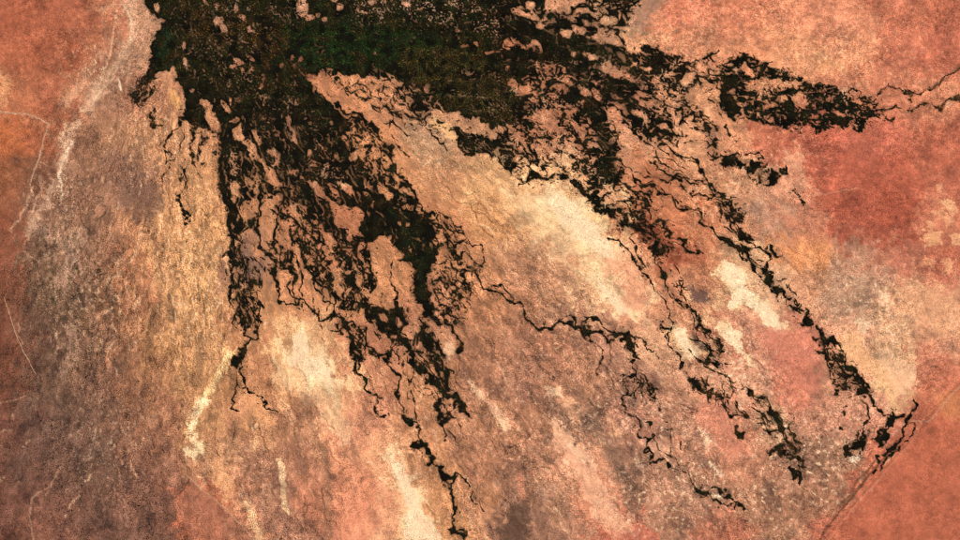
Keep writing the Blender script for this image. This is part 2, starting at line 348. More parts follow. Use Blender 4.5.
           (800, 101, 8, 6, 0), (783, 98, 5, 3, 0), (772, 82, 9, 3.4, 5), (760, 100, 3, 2, 0), (836, 112, 7, 2.5, 20), (812, 118, 4, 2, 0), (822, 92, 2, 3, 0), (740, 104, 4, 2.4, 0), (758, 88, 5, 2.4, 0), (746, 69, 5, 3, 30), (752, 104, 2, 2, 0), (788, 84, 6, 3, 20), (761, 165, 2.6, 3.6, 0), (748, 164, 2, 2, 0),
           (350, 238, 3.2, 3, 0), (362, 247, 4.4, 4.4, 0), (349, 253, 3.4, 3, 0), (354, 264, 2.6, 3, 0), (358, 280, 5, 6, 0), (349, 272, 3, 3, 0), (366, 292, 3, 5, -20), (349, 292, 3, 4, 0), (277, 235, 3, 6, 0), (398, 322, 3, 4, 0), (383, 318, 5, 2.4, 45), (393, 336, 4, 3, 0),
           (410, 250, 2, 4, 0), (432, 216, 3, 3, 0), (444, 252, 5, 4, 30), (454, 265, 6, 5, 40), (441, 238, 3, 4, 0), (420, 208, 4, 5, 0), (399, 224, 2, 2.6, 0), (408, 222, 2, 2, 0), (346, 140, 2.6, 6, -20), (362, 152, 5, 7, -30), (352, 156, 4, 5, 0), (377, 155, 6, 3, 0), (368, 140, 5, 4, 0), (372, 172, 4, 3, 0), (390, 160, 3, 5, 0), (400, 178, 6, 9, 0), (385, 192, 4.6, 12, -35), (314, 164, 5, 3.6, 40), (309, 154, 2, 6, 0), (334, 190, 3, 8, -20), (347, 188, 6, 3, 45), (352, 194, 2, 3, 0), (365, 182, 2, 5, -15), (331, 184, 4, 2, 0), (408, 208, 6, 3, 0), (404, 158, 4, 3, 0), (365, 194, 2, 4, -20),
           (291, 57, 2, 3, 0), (299, 60, 3, 4, 0), (294, 66, 2, 2, 0), (282, 65, 2, 2, 0), (343, 244, 2, 2, 0), (612, 184, 2, 3, 0), (614, 196, 3, 3, 0), (624, 196, 5, 4, 0), (621, 205, 7, 3, 20)]),
    ('J', [
        [(200, 101), (206, 100), (213, 110), (221, 124), (218, 134), (211, 130), (205, 114)],
        [(232, 128), (239, 125), (246, 137), (255, 147), (263, 158), (261, 163), (250, 159), (245, 147), (237, 139)],
        [(262, 163), (268, 166), (278, 175), (283, 186), (276, 190), (267, 182)],
        [(267, 149), (275, 149), (279, 158), (276, 168), (272, 168), (274, 157)],
        [(286, 116), (290, 118), (293, 130), (300, 141), (298, 145), (290, 134)],
        [(284, 170), (300, 174), (302, 178), (288, 175)],
        [(239, 207), (245, 200), (252, 204), (254, 215), (250, 222), (241, 220)],
        [(258, 206), (264, 204), (274, 212), (274, 230), (270, 248), (263, 248), (259, 228)],
        [(262, 206), (268, 210), (275, 204), (272, 200), (264, 199)],
        [(282, 220), (289, 218), (291, 234), (288, 250), (281, 246)],
        [(243, 231), (252, 228), (260, 240), (260, 256), (246, 258), (243, 244)],
        [(320, 228), (326, 230), (336, 240), (334, 247), (327, 245)],
        [(324, 247), (330, 252), (341, 270), (341, 290), (339, 308), (336, 310), (335, 286), (331, 270)],
        [(325, 200), (336, 206), (350, 205), (361, 207), (363, 218), (358, 229), (362, 236), (352, 236), (344, 227), (336, 228), (334, 214)],
        [(303, 178), (312, 180), (322, 190), (332, 200), (340, 206), (335, 210), (326, 202), (315, 191)],
        [(375, 238), (388, 234), (393, 244), (391, 254), (382, 250)],
        [(373, 245), (380, 255), (391, 263), (400, 262), (406, 274), (410, 290), (412, 304), (404, 310), (396, 306), (388, 308), (380, 306), (368, 301), (372, 290), (377, 284), (373, 275), (368, 268), (370, 256)],
        [(340, 306), (352, 312), (364, 316), (372, 326), (382, 342), (390, 352), (380, 350), (372, 344), (364, 330), (346, 318)],
        [(600, 64), (608, 61), (620, 70), (632, 76), (635, 82), (620, 79), (606, 73)],
        [(534, -40), (586, -40), (583, 2), (574, 10), (560, 15), (548, 10)],
        [(592, 24), (606, 28), (622, 30), (628, 44), (640, 48), (620, 46), (610, 42), (600, 36)],
        [(528, 118), (535, 112), (548, 113), (558, 122), (563, 132), (550, 130), (540, 125)],
        [(508, 125), (514, 129), (526, 139), (528, 147), (518, 143)],
        [(424, 105), (446, 114), (460, 113), (480, 121), (493, 130), (493, 138), (478, 135), (464, 129), (452, 128)],
        [(618, 118), (626, 124), (632, 140), (644, 144), (656, 150), (646, 168), (630, 160), (618, 158), (622, 140)],
        [(606, 110), (616, 111), (621, 118), (620, 132), (612, 130), (607, 122)],
        [(513, 36), (518, 40), (525, 46), (535, 41), (542, 48), (540, 50), (534, 45), (525, 50), (514, 40)],
        [(569, 110), (580, 122), (586, 136), (580, 136), (572, 124), (565, 114)],
    ], 0.03),
]
SPECK = [
    (0.62, [(350, -40), (500, -40), (505, 40), (460, 34), (420, 26), (350, 18)]),
    (0.40, [(170, -40), (350, -40), (300, 20), (260, 60), (290, 120), (270, 130), (220, 90), (175, 70)]),
    (0.30, [(225, 80), (300, 70), (330, 120), (340, 200), (290, 200), (262, 140)]),
    (0.42, [(530, 130), (600, 130), (620, 200), (640, 225), (600, 210), (560, 180)]),
    (0.34, [(440, 70), (520, 70), (520, 130), (450, 110)]),
    (0.45, [(455, 128), (500, 140), (512, 165), (470, 156)]),
    (0.36, [(530, 40), (620, 60), (620, 130), (530, 110)]),
    (0.40, [(640, 50), (700, 56), (700, 110), (640, 110)]),
    (0.42, [(724, 60), (880, 90), (880, 130), (740, 122)]),
    (0.62, [(735, 155), (780, 170), (775, 184), (740, 170)]),
    (0.45, [(225, 150), (240, 150), (240, 200), (225, 190)]),
    (0.50, [(300, 150), (350, 180), (345, 205), (310, 180)]),
    (0.45, [(400, 170), (430, 205), (415, 215), (395, 200)]),
    (0.50, [(300, 200), (308, 220), (300, 230), (290, 205)]),
    (0.40, [(330, 225), (376, 250), (370, 300), (340, 300)]),
]
# soil colours on survey sites, by row
SOIL = {
    10: [(20, 168, 96, 70), (70, 178, 104, 76), (110, 184, 114, 84), (130, 200, 150, 115), (150, 190, 140, 108), (230, 175, 125, 95), (310, 195, 140, 108), (400, 190, 140, 110), (500, 185, 125, 92), (560, 208, 148, 110), (620, 190, 145, 108), (645, 205, 135, 100), (680, 218, 132, 100), (730, 214, 132, 98), (790, 222, 142, 106), (840, 215, 138, 104), (900, 200, 120, 90), (950, 190, 110, 82)],
    50: [(20, 176, 102, 73), (60, 165, 95, 68), (95, 178, 110, 80), (122, 165, 122, 96), (146, 190, 140, 108), (290, 150, 95, 70), (500, 180, 115, 82), (600, 195, 140, 105), (650, 222, 155, 112), (700, 212, 142, 105), (750, 222, 145, 105), (790, 232, 158, 115), (840, 228, 152, 112), (900, 205, 122, 92), (950, 192, 110, 84)],
    95: [(10, 195, 122, 86), (50, 172, 102, 74), (78, 190, 128, 94), (104, 165, 122, 96), (130, 170, 116, 88), (165, 195, 135, 98), (230, 185, 125, 92), (340, 208, 140, 98), (370, 212, 145, 102), (400, 200, 142, 104), (440, 185, 132, 98), (540, 190, 125, 90), (620, 195, 130, 96), (700, 208, 146, 106), (780, 205, 140, 100), (850, 205, 130, 96), (900, 205, 128, 96), (950, 204, 132, 98)],
    140: [(10, 188, 108, 68), (40, 165, 96, 68), (68, 155, 108, 82), (100, 165, 118, 88), (140, 192, 138, 100), (180, 202, 144, 102), (240, 200, 140, 98), (280, 180, 125, 92), (360, 206, 140, 96), (430, 182, 140, 106), (470, 196, 142, 104), (540, 190, 128, 94), (600, 190, 128, 94), (640, 205, 145, 108), (690, 222, 160, 118), (720, 215, 148, 108), (770, 194, 112, 84), (820, 190, 104, 80), (880, 194, 108, 84), (945, 188, 106, 80)],
    180: [(10, 148, 93, 65), (40, 136, 91, 69), (70, 150, 108, 84), (105, 158, 112, 86), (130, 140, 102, 84), (160, 185, 130, 94), (195, 212, 154, 106), (240, 195, 136, 95), (300, 185, 125, 90), (400, 205, 142, 98), (440, 202, 142, 100), (480, 220, 165, 115), (520, 236, 182, 130), (560, 238, 182, 132), (600, 205, 145, 105), (660, 188, 118, 82), (700, 200, 138, 100), (740, 212, 155, 116), (780, 215, 150, 115), (830, 184, 100, 76), (900, 178, 96, 72), (950, 190, 110, 84)],
    220: [(10, 144, 87, 64), (40, 135, 95, 75), (70, 154, 114, 90), (100, 162, 115, 88), (130, 172, 118, 86), (160, 209, 150, 102), (200, 213, 154, 104), (250, 198, 138, 97), (300, 195, 132, 92), (350, 188, 122, 86), (430, 192, 130, 90), (480, 206, 146, 98), (520, 226, 170, 120), (570, 240, 190, 135), (606, 244, 200, 145), (640, 190, 120, 84), (690, 200, 126, 88), (740, 198, 136, 102), (770, 198, 148, 118), (800, 198, 128, 98), (850, 172, 92, 70), (900, 172, 90, 68), (940, 200, 125, 95)],
    260: [(10, 140, 85, 63), (40, 124, 93, 72), (70, 150, 112, 88), (100, 148, 104, 78), (135, 182, 120, 85), (160, 209, 151, 104), (200, 213, 156, 106), (250, 175, 125, 95), (300, 200, 136, 96), (400, 198, 136, 94), (470, 196, 136, 96), (520, 186, 132, 98), (560, 200, 146, 108), (590, 232, 180, 130), (620, 236, 170, 126), (660, 204, 136, 98), (700, 196, 130, 94), (740, 222, 170, 126), (800, 215, 142, 94), (850, 194, 142, 112), (900, 188, 116, 90), (950, 186, 108, 82)],
    300: [(10, 126, 79, 59), (40, 111, 83, 65), (70, 120, 91, 70), (100, 129, 92, 68), (132, 165, 110, 79), (160, 194, 141, 98), (200, 212, 156, 106), (260, 202, 142, 98), (300, 206, 142, 100), (350, 200, 138, 96), (430, 186, 126, 92), (480, 196, 134, 94), (520, 180, 125, 92), (560, 184, 132, 100), (596, 232, 178, 132), (630, 234, 164, 124), (660, 214, 148, 110), (690, 190, 128, 96), (720, 215, 165, 122), (770, 222, 170, 130), (800, 208, 148, 112), (850, 188, 145, 115), (900, 214, 155, 118), (950, 208, 138, 106)],
    340: [(10, 126, 77, 58), (40, 108, 79, 64), (70, 117, 86, 68), (100, 131, 94, 72), (130, 159, 109, 79), (160, 186, 133, 89), (205, 203, 148, 102), (250, 196, 134, 94), (290, 232, 180, 128), (320, 220, 165, 118), (350, 196, 130, 95), (430, 188, 132, 98), (480, 180, 125, 92), (540, 178, 122, 92), (600, 178, 125, 98), (650, 210, 155, 118), (690, 228, 178, 130), (720, 198, 128, 98), (760, 214, 150, 118), (795, 208, 128, 102), (850, 228, 162, 126), (890, 214, 165, 125), (950, 215, 150, 115)],
    380: [(10, 119, 76, 58), (40, 106, 78, 63), (70, 114, 84, 66), (100, 133, 95, 75), (130, 156, 106, 78), (160, 174, 122, 87), (195, 200, 145, 98), (230, 195, 138, 95), (262, 190, 130, 92), (300, 238, 178, 128), (330, 238, 182, 130), (370, 190, 128, 95), (420, 196, 136, 96), (480, 170, 118, 90), (530, 166, 116, 90), (580, 186, 131, 99), (630, 166, 119, 95), (680, 196, 140, 108), (730, 214, 154, 120), (795, 206, 126, 99), (840, 200, 140, 108), (890, 230, 180, 130), (930, 195, 122, 94), (955, 190, 112, 85)],
    420: [(10, 122, 79, 64), (40, 109, 81, 67), (70, 117, 86, 70), (100, 122, 89, 72), (130, 146, 102, 77), (160, 155, 105, 79), (200, 196, 142, 98), (230, 182, 126, 92), (262, 196, 140, 98), (300, 170, 118, 88), (330, 230, 164, 121), (370, 214, 145, 110), (420, 196, 136, 98), (480, 186, 129, 95), (530, 180, 126, 95), (580, 160, 118, 93), (630, 186, 130, 104), (680, 176, 126, 99), (725, 220, 145, 112), (770, 200, 150, 115), (820, 192, 134, 106), (870, 210, 145, 115), (930, 186, 106, 79), (955, 204, 128, 88)],
    460: [(10, 117, 79, 64), (40, 111, 81, 67), (70, 117, 84, 68), (100, 114, 86, 70), (130, 141, 98, 77), (160, 145, 99, 77), (195, 186, 130, 95), (230, 216, 156, 114), (262, 166, 116, 90), (300, 176, 121, 92), (340, 226, 151, 112), (390, 232, 166, 122), (430, 200, 140, 98), (480, 176, 122, 92), (530, 180, 126, 96), (580, 214, 149, 114), (620, 166, 121, 96), (680, 180, 131, 103), (740, 192, 131, 100), (790, 176, 126, 99), (835, 172, 126, 98), (900, 186, 105, 78), (950, 184, 104, 75)],
    500: [(10, 114, 76, 62), (40, 126, 87, 71), (70, 122, 84, 68), (100, 120, 86, 70), (130, 136, 95, 76), (160, 124, 87, 70), (200, 186, 111, 80), (240, 204, 136, 100), (270, 172, 122, 95), (320, 182, 119, 90), (360, 226, 146, 108), (400, 240, 180, 132), (435, 202, 142, 99), (480, 186, 129, 93), (515, 140, 102, 82), (550, 180, 130, 100), (600, 220, 146, 111), (650, 176, 126, 98), (700, 180, 131, 103), (760, 170, 121, 93), (815, 166, 117, 90), (870, 188, 105, 79), (950, 184, 104, 77)],
    535: [(20, 117, 76, 60), (50, 139, 93, 74), (100, 118, 83, 68), (150, 122, 86, 70), (200, 190, 111, 80), (250, 204, 136, 101), (300, 172, 121, 95), (350, 216, 140, 105), (400, 238, 182, 134), (440, 206, 146, 100), (480, 186, 131, 95), (520, 148, 106, 84), (570, 190, 136, 106), (620, 206, 117, 90), (660, 172, 123, 96), (720, 190, 118, 90), (780, 170, 121, 93), (835, 186, 106, 81), (950, 180, 102, 76)],
}
CREAM = (250, 212, 162)
PALEP = (240, 190, 145)
PATCH = [
    ((186, 105, 78), 0.9, 1.5, [(1000, 345), (940, 402), (918, 431), (880, 474), (850, 508), (822, 542), (800, 575), (1000, 575)]),
    (CREAM, 0.75, 8, [(540, 196), (562, 190), (590, 214), (612, 240), (618, 256), (604, 262), (582, 244), (562, 224)]),
    (CREAM, 0.5, 9, [(510, 190), (560, 188), (604, 230), (632, 262), (664, 300), (640, 322), (612, 316), (596, 290), (570, 262), (540, 236), (520, 214)]),
    (CREAM, 0.7, 6, [(592, 276), (606, 282), (626, 302), (636, 318), (618, 314), (600, 296)]),
    (CREAM, 0.7, 6, [(560, 430), (572, 440), (586, 456), (596, 474), (582, 470), (564, 450)]),
    (CREAM, 0.6, 6, [(312, 356), (330, 360), (338, 380), (336, 404), (326, 392), (318, 376)]),
    ((244, 200, 158), 0.7, 3, [(466, 378), (474, 384), (484, 400), (478, 402)]),
    ((244, 200, 158), 0.7, 3, [(484, 396), (496, 410), (508, 424), (504, 428), (490, 412)]),
    ((244, 200, 158), 0.7, 3, [(544, 384), (560, 390), (562, 396), (548, 392)]),
    ((244, 200, 158), 0.7, 3, [(632, 452), (640, 462), (650, 474), (642, 474)]),
    ((248, 210, 170), 0.8, 3, [(700, 430), (708, 436), (706, 444), (700, 440)]),
    ((248, 212, 172), 0.8, 3, [(706, 458), (716, 464), (722, 474), (712, 474)]),
    ((244, 196, 152), 0.7, 3, [(446, 344), (452, 352), (450, 362), (444, 356)]),
    ((244, 200, 156), 0.7, 3, [(528, 236), (536, 246), (540, 258), (532, 252)]),
    ((246, 204, 164), 0.7, 3, [(878, 288), (886, 294), (888, 308), (880, 304)]),
    ((246, 204, 164), 0.7, 3, [(856, 318), (868, 322), (864, 334), (856, 330)]),
    ((232, 150, 115), 0.55, 9, [(606, 254), (630, 258), (648, 290), (640, 308), (620, 298)]),
    (CREAM, 0.7, 6, [(290, 336), (304, 330), (312, 352), (328, 356), (336, 372), (334, 392), (326, 380), (312, 384), (296, 372), (284, 360)]),
    (CREAM, 0.4, 9, [(280, 340), (310, 330), (340, 362), (344, 410), (352, 440), (330, 430), (306, 400), (280, 376)]),
    (CREAM, 0.75, 7, [(384, 452), (398, 456), (416, 484), (424, 506), (442, 544), (406, 544), (404, 512), (396, 480)]),
    ((224, 146, 112), 0.5, 10, [(356, 490), (388, 476), (400, 510), (396, 548), (330, 548), (340, 510)]),
    (CREAM, 0.9, 3, [(722, 262), (734, 262), (742, 274), (744, 286), (756, 296), (770, 306), (784, 318), (788, 330), (776, 332), (762, 318), (746, 306), (734, 312), (726, 304), (732, 294), (724, 282), (716, 274)]),
    (CREAM, 0.85, 3, [(716, 328), (728, 326), (738, 334), (744, 350), (748, 360), (738, 352), (728, 346)]),
    (CREAM, 0.8, 3, [(676, 324), (690, 324), (690, 340), (700, 354), (702, 362), (688, 358), (678, 346), (672, 332)]),
    ((208, 130, 104), 0.75, 7, [(772, 334), (790, 336), (808, 350), (818, 372), (822, 394), (806, 392), (788, 380), (768, 362)]),
    ((216, 140, 110), 0.7, 6, [(700, 402), (722, 404), (740, 424), (746, 452), (730, 456), (712, 440), (700, 422)]),
    ((224, 150, 116), 0.8, 5, [(676, 440), (684, 446), (682, 456), (674, 452)]),
    ((216, 146, 100), 0.35, 6, [(786, 228), (802, 230), (820, 246), (832, 256), (818, 262), (800, 254), (790, 244)]),
    ((238, 178, 128), 0.7, 6, [(838, 350), (852, 326), (862, 336), (874, 356), (894, 372), (904, 386), (884, 394), (874, 372), (852, 370)]),
    ((242, 188, 146), 0.7, 4, [(876, 352), (900, 352), (912, 366), (914, 388), (902, 398), (890, 388), (882, 370)]),
    ((240, 176, 138), 0.85, 4, [(560, 428), (572, 440), (590, 460), (606, 490), (640, 530), (610, 540), (590, 500), (566, 464), (552, 440)]),
    ((232, 170, 126), 0.8, 3, [(564, 402), (572, 404), (590, 426), (588, 432), (574, 420)]),
    ((238, 176, 132), 0.7, 3, [(604, 412), (612, 420), (622, 438), (614, 440)]),
    ((200, 116, 92), 0.8, 2, [(612, 534), (640, 520), (658, 534), (658, 560), (606, 560)]),
    ((164, 108, 84), 0.7, 2, [(192, 480), (198, 484), (240, 524), (262, 548), (196, 548), (176, 510)]),
    ((230, 166, 118), 0.8, 5, [(214, 462), (226, 462), (234, 486), (238, 508), (224, 500), (210, 484)]),
    ((226, 160, 112), 0.8, 3, [(242, 392), (252, 390), (268, 408), (276, 424), (262, 428), (248, 408)]),
    ((244, 190, 130), 0.8, 4, [(432, 118), (440, 114), (456, 130), (460, 142), (446, 138), (436, 128)]),
    ((150, 118, 98), 0.65, 5, [(628, 2), (658, -4), (662, 8), (648, 12), (650, 34), (640, 36), (626, 22), (636, 12)]),
    ((135, 102, 84), 0.75, 4, [(244, 244), (256, 252), (264, 262), (256, 280), (248, 282), (243, 262)]),
    ((128, 94, 76), 0.7, 6, [(122, 180), (146, 180), (164, 186), (162, 206), (150, 224), (140, 222), (136, 206), (124, 196)]),
    ((110, 82, 72), 0.8, 2.5, [(688, 284), (700, 290), (710, 298), (706, 306), (694, 302)]),
    ((104, 80, 70), 0.8, 2, [(692, 330), (700, 340), (708, 348), (702, 350), (694, 342)]),
    ((100, 74, 60), 0.75, 5, [(512, 502), (524, 504), (530, 522), (522, 548), (502, 548), (504, 520)]),
    ((122, 66, 44), 0.85, 4, [(630, 220), (648, 218), (664, 232), (678, 246), (688, 254), (672, 260), (660, 254), (648, 242), (634, 234)]),
    ((168, 92, 66), 0.6, 6, [(640, 216), (680, 230), (706, 252), (690, 264), (660, 268), (640, 240)]),
    ((128, 96, 80), 0.6, 3, [(704, 128), (714, 128), (718, 136), (710, 140), (702, 136)]),
    ((192, 114, 84), 0.7, 4, [(122, 18), (130, 18), (131, 34), (126, 42), (118, 36)]),
    ((214, 150, 118), 0.7, 2, [(82, 104), (92, 98), (94, 106), (84, 110)]),
    ((236, 176, 108), 0.7, 2, [(168, 86), (174, 90), (182, 104), (178, 111), (172, 104)]),
    ((200, 128, 86), 0.7, 5, [(934, 392), (970, 384), (970, 420), (944, 420)]),
    ((236, 176, 128), 0.85, 2.5, [(944, 204), (956, 202), (958, 212), (948, 213)]),
    ((236, 172, 122), 0.85, 2.5, [(925, 231), (940, 231), (942, 242), (928, 245)]),
    ((234, 168, 122), 0.8, 2.5, [(927, 221), (934, 220), (936, 228), (928, 228)]),
    ((230, 164, 118), 0.75, 3, [(938, 214), (950, 216), (954, 226), (944, 228)]),
    ((236, 172, 126), 0.8, 3, [(948, 234), (968, 232), (968, 248), (952, 246)]),
    ((228, 158, 116), 0.7, 2.5, [(921, 258), (930, 258), (930, 266), (922, 266)]),
    ((230, 164, 120), 0.75, 2.5, [(943, 262), (952, 264), (951, 274), (944, 272)]),
    ((232, 168, 124), 0.7, 2, [(936, 185), (942, 184), (942, 193), (937, 193)]),
    ((226, 166, 124), 0.7, 8, [(886, 286), (916, 276), (970, 304), (970, 340), (930, 330), (900, 312)]),
    ((236, 168, 118), 0.6, 6, [(816, 52), (846, 60), (846, 70), (820, 66)]),
    ((188, 142, 116), 0.35, 6, [(866, 250), (884, 262), (898, 278), (896, 300), (884, 286), (868, 268)]),
]
STREAK = [
    ((222, 174, 138), 0.5, 9, [(128, -10), (133, 20), (129, 42), (119, 62), (106, 80), (95, 98), (84, 108)]),
    ((214, 172, 140), 0.6, 8, [(76, 124), (64, 148), (60, 176), (50, 196), (40, 214), (30, 236)]),
    ((212, 160, 126), 0.5, 7, [(100, 56), (86, 72), (74, 92), (66, 104)]),
    ((232, 168, 118), 0.6, 9, [(-5, 70), (6, 84), (4, 100)]),
    ((206, 162, 132), 0.5, 10, [(40, 226), (62, 246), (76, 232), (70, 262), (60, 282)]),
    ((200, 156, 128), 0.45, 9, [(70, 330), (74, 352), (66, 372)]),
    ((246, 200, 140), 0.95, 6, [(228, 356), (220, 368), (211, 382), (202, 396), (196, 408)]),
    (CREAM, 0.95, 6, [(203, 398), (194, 412), (192, 426), (193, 438)]),
    (CREAM, 0.95, 10, [(192, 450), (200, 446)]),
    ((246, 200, 150), 0.9, 4.5, [(280, 458), (282, 474), (285, 492), (289, 514)]),
    ((240, 196, 146), 0.7, 6, [(248, 506), (256, 524), (262, 544)]),
    ((150, 108, 82), 0.5, 6, [(302, 396), (312, 420), (322, 452), (328, 480)]),
    ((152, 110, 84), 0.5, 8, [(324, 450), (326, 500), (330, 540)]),
    ((235, 170, 130), 0.7, 6, [(482, 392), (494, 412), (506, 424)]),
    ((132, 100, 80), 0.7, 12, [(590, 424), (604, 440), (620, 470), (640, 500)]),
    ((128, 98, 80), 0.65, 10, [(578, 410), (596, 426)]),
    ((240, 185, 135), 0.7, 3, [(438, 126), (448, 132), (456, 138)]),
    ((215, 140, 108), 0.6, 4, [(518, 474), (522, 486), (524, 500)]),
]
ROUGH = [  # x, y, roughness, fan-wise streaks
    (40, 40, .22, .1), (40, 110, .25, .1), (20, 200, .25, .3), (20, 320, .3, .5), (100, 60, .4, .2), (80, 150, .6, .5), (120, 200, .6, .6), (60, 260, .75, .7), (90, 330, .8, .7), (60, 400, .6, .6), (100, 440, .75, .6), (40, 500, .5, .4), (130, 510, .7, .5),
    (140, 330, .5, .8), (150, 420, .5, .7), (150, 150, .6, .6), (190, 200, .5, .8), (190, 280, .62, .9), (190, 350, .6, .9), (240, 430, .45, .7), (300, 440, .5, .8), (260, 500, .55, .8), (310, 370, .35, .5), (360, 440, .4, .6), (400, 510, .35, .4), (300, 300, .3, .6), (280, 250, .3, .5),
    (440, 440, .45, .7), (500, 480, .55, .8), (520, 400, .55, .8), (490, 330, .55, .7), (560, 360, .6, .7), (540, 290, .6, .8), (560, 230, .35, .4), (620, 290, .35, .4), (420, 150, .35, .4), (470, 210, .4, .6), (600, 440, .6, .7), (660, 430, .65, .6), (680, 500, .65, .5), (620, 520, .35, .4),
    (680, 330, .5, .6), (740, 300, .45, .6), (790, 360, .25, .3), (730, 430, .35, .3), (780, 440, .7, .5), (800, 490, .65, .5), (760, 520, .6, .4), (850, 430, .5, .3), (840, 300, .5, .5), (800, 250, .4, .5), (880, 320, .45, .3), (930, 340, .4, .2), (740, 200, .5, .5), (680, 180, .35, .5), (700, 130, .45, .4), (650, 30, .4, .1),
    (720, 30, .3, .05), (800, 40, .32, .05), (900, 30, .25, .05), (920, 80, .3, .05), (800, 150, .35, .1), (900, 150, .3, .05), (850, 220, .16, .05), (920, 220, .2, .05), (920, 290, .25, .1), (920, 400, .25, .05), (900, 500, .18, .05), (950, 460, .18, .05), (350, 100, .3, .3),
]
TRACK = [
    ((225, 178, 138), 0.75, 1.3, [(-40, 112), (0, 112), (26, 114), (40, 119), (49, 124), (44, 138), (40, 156), (32, 176), (30, 184), (33, 196)]),
    ((222, 172, 134), 0.45, 1.1, [(40, 162), (54, 168)]),
    ((228, 186, 150), 0.6, 2.2, [(33, 186), (27, 202), (20, 218), (10, 230)]),
    ((210, 155, 118), 0.45, 1.2, [(4, 298), (10, 316), (18, 340), (28, 360), (36, 374)]),
    ((215, 165, 128), 0.5, 1.0, [(-10, 406), (14, 400), (26, 396)]),
    ((220, 170, 135), 0.5, 1.6, [(60, 468), (50, 486), (32, 498), (30, 516), (34, 544)]),
    ((215, 160, 125), 0.45, 1.4, [(50, 486), (46, 496)]),
    ((232, 184, 146), 0.3, 6.0, [(128, -10), (131, 10), (134, 24), (130, 42), (122, 56), (110, 74), (100, 90), (88, 106)]),
    ((246, 218, 184), 0.7, 1.8, [(121, 2), (128, 12), (132, 26), (130, 40)]),
    ((230, 184, 144), 0.75, 1.8, [(117, 10), (113, 36), (110, 56), (102, 78), (94, 94)]),
    ((232, 200, 160), 0.7, 2.0, [(80, 110), (92, 110), (94, 100), (104, 88)]),
    ((245, 215, 180), 0.8, 2.6, [(72, 140), (68, 152), (61, 164), (59, 176), (62, 186), (62, 200)]),
    ((240, 205, 165), 0.6, 3.0, [(66, 124), (60, 140), (66, 148)]),
    ((245, 220, 190), 0.9, 2.0, [(119, 80), (121, 90)]),
    ((210, 165, 130), 0.5, 2.4, [(24, 252), (40, 262), (64, 252), (76, 240), (84, 230)]),
    ((216, 172, 140), 0.55, 3.0, [(40, 176), (42, 190), (34, 204), (30, 220)]),
    ((222, 170, 128), 0.6, 1.3, [(186, 474), (200, 488), (220, 504), (240, 524), (256, 542)]),
    ((222, 150, 116), 0.45, 1.5, [(922, 424), (908, 446), (893, 461), (879, 479), (853, 508), (839, 525), (825, 545)]),
    ((205, 130, 100), 0.4, 2.2, [(960, 374), (938, 396), (920, 424), (905, 446), (890, 460), (876, 478), (850, 506), (836, 524), (822, 544)]),
    ((215, 160, 125), 0.5, 1.1, [(908, 420), (928, 422), (946, 400), (970, 376)]),
    ((230, 190, 155), 0.75, 1.2, [(894, 455), (884, 464)]),
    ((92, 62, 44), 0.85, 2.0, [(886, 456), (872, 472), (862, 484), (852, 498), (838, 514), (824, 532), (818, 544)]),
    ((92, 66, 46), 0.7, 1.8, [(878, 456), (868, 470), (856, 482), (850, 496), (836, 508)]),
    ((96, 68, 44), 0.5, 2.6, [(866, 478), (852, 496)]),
    ((245, 225, 195), 0.9, 5.0, [(852, 460), (856, 458)]),
    ((245, 225, 190), 0.95, 4.0, [(714, 495), (720, 496)]),
    ((150, 92, 66), 0.7, 1.4, [(852, 94), (872, 98), (892, 86), (911, 97), (930, 88), (944, 79), (960, 66), (1000, 50)]),
    ((130, 92, 64), 0.6, 2.6, [(930, 88), (944, 79), (960, 66)]),
    ((120, 84, 60), 0.65, 1.5, [(880, 107), (894, 106), (902, 112), (908, 113), (918, 105), (932, 105), (942, 109), (955, 98), (1000, 92)]),
    ((236, 196, 160), 0.6, 2.2, [(946, 106), (956, 96), (966, 94)]),
    ((226, 170, 136), 0.45, 1.2, [(806, 196), (826, 194), (844, 190), (860, 188)]),
    ((150, 105, 78), 0.6, 1.4, [(776, 250), (790, 264), (802, 276), (812, 296), (822, 318)]),
    ((136, 92, 66), 0.6, 1.4, [(280, 296), (292, 282)]),
    ((150, 104, 74), 0.5, 1.5, [(478, 200), (490, 216), (502, 226), (514, 238)]),
    ((150, 104, 78), 0.45, 2.0, [(524, 232), (534, 248), (544, 260), (560, 272)]),
]
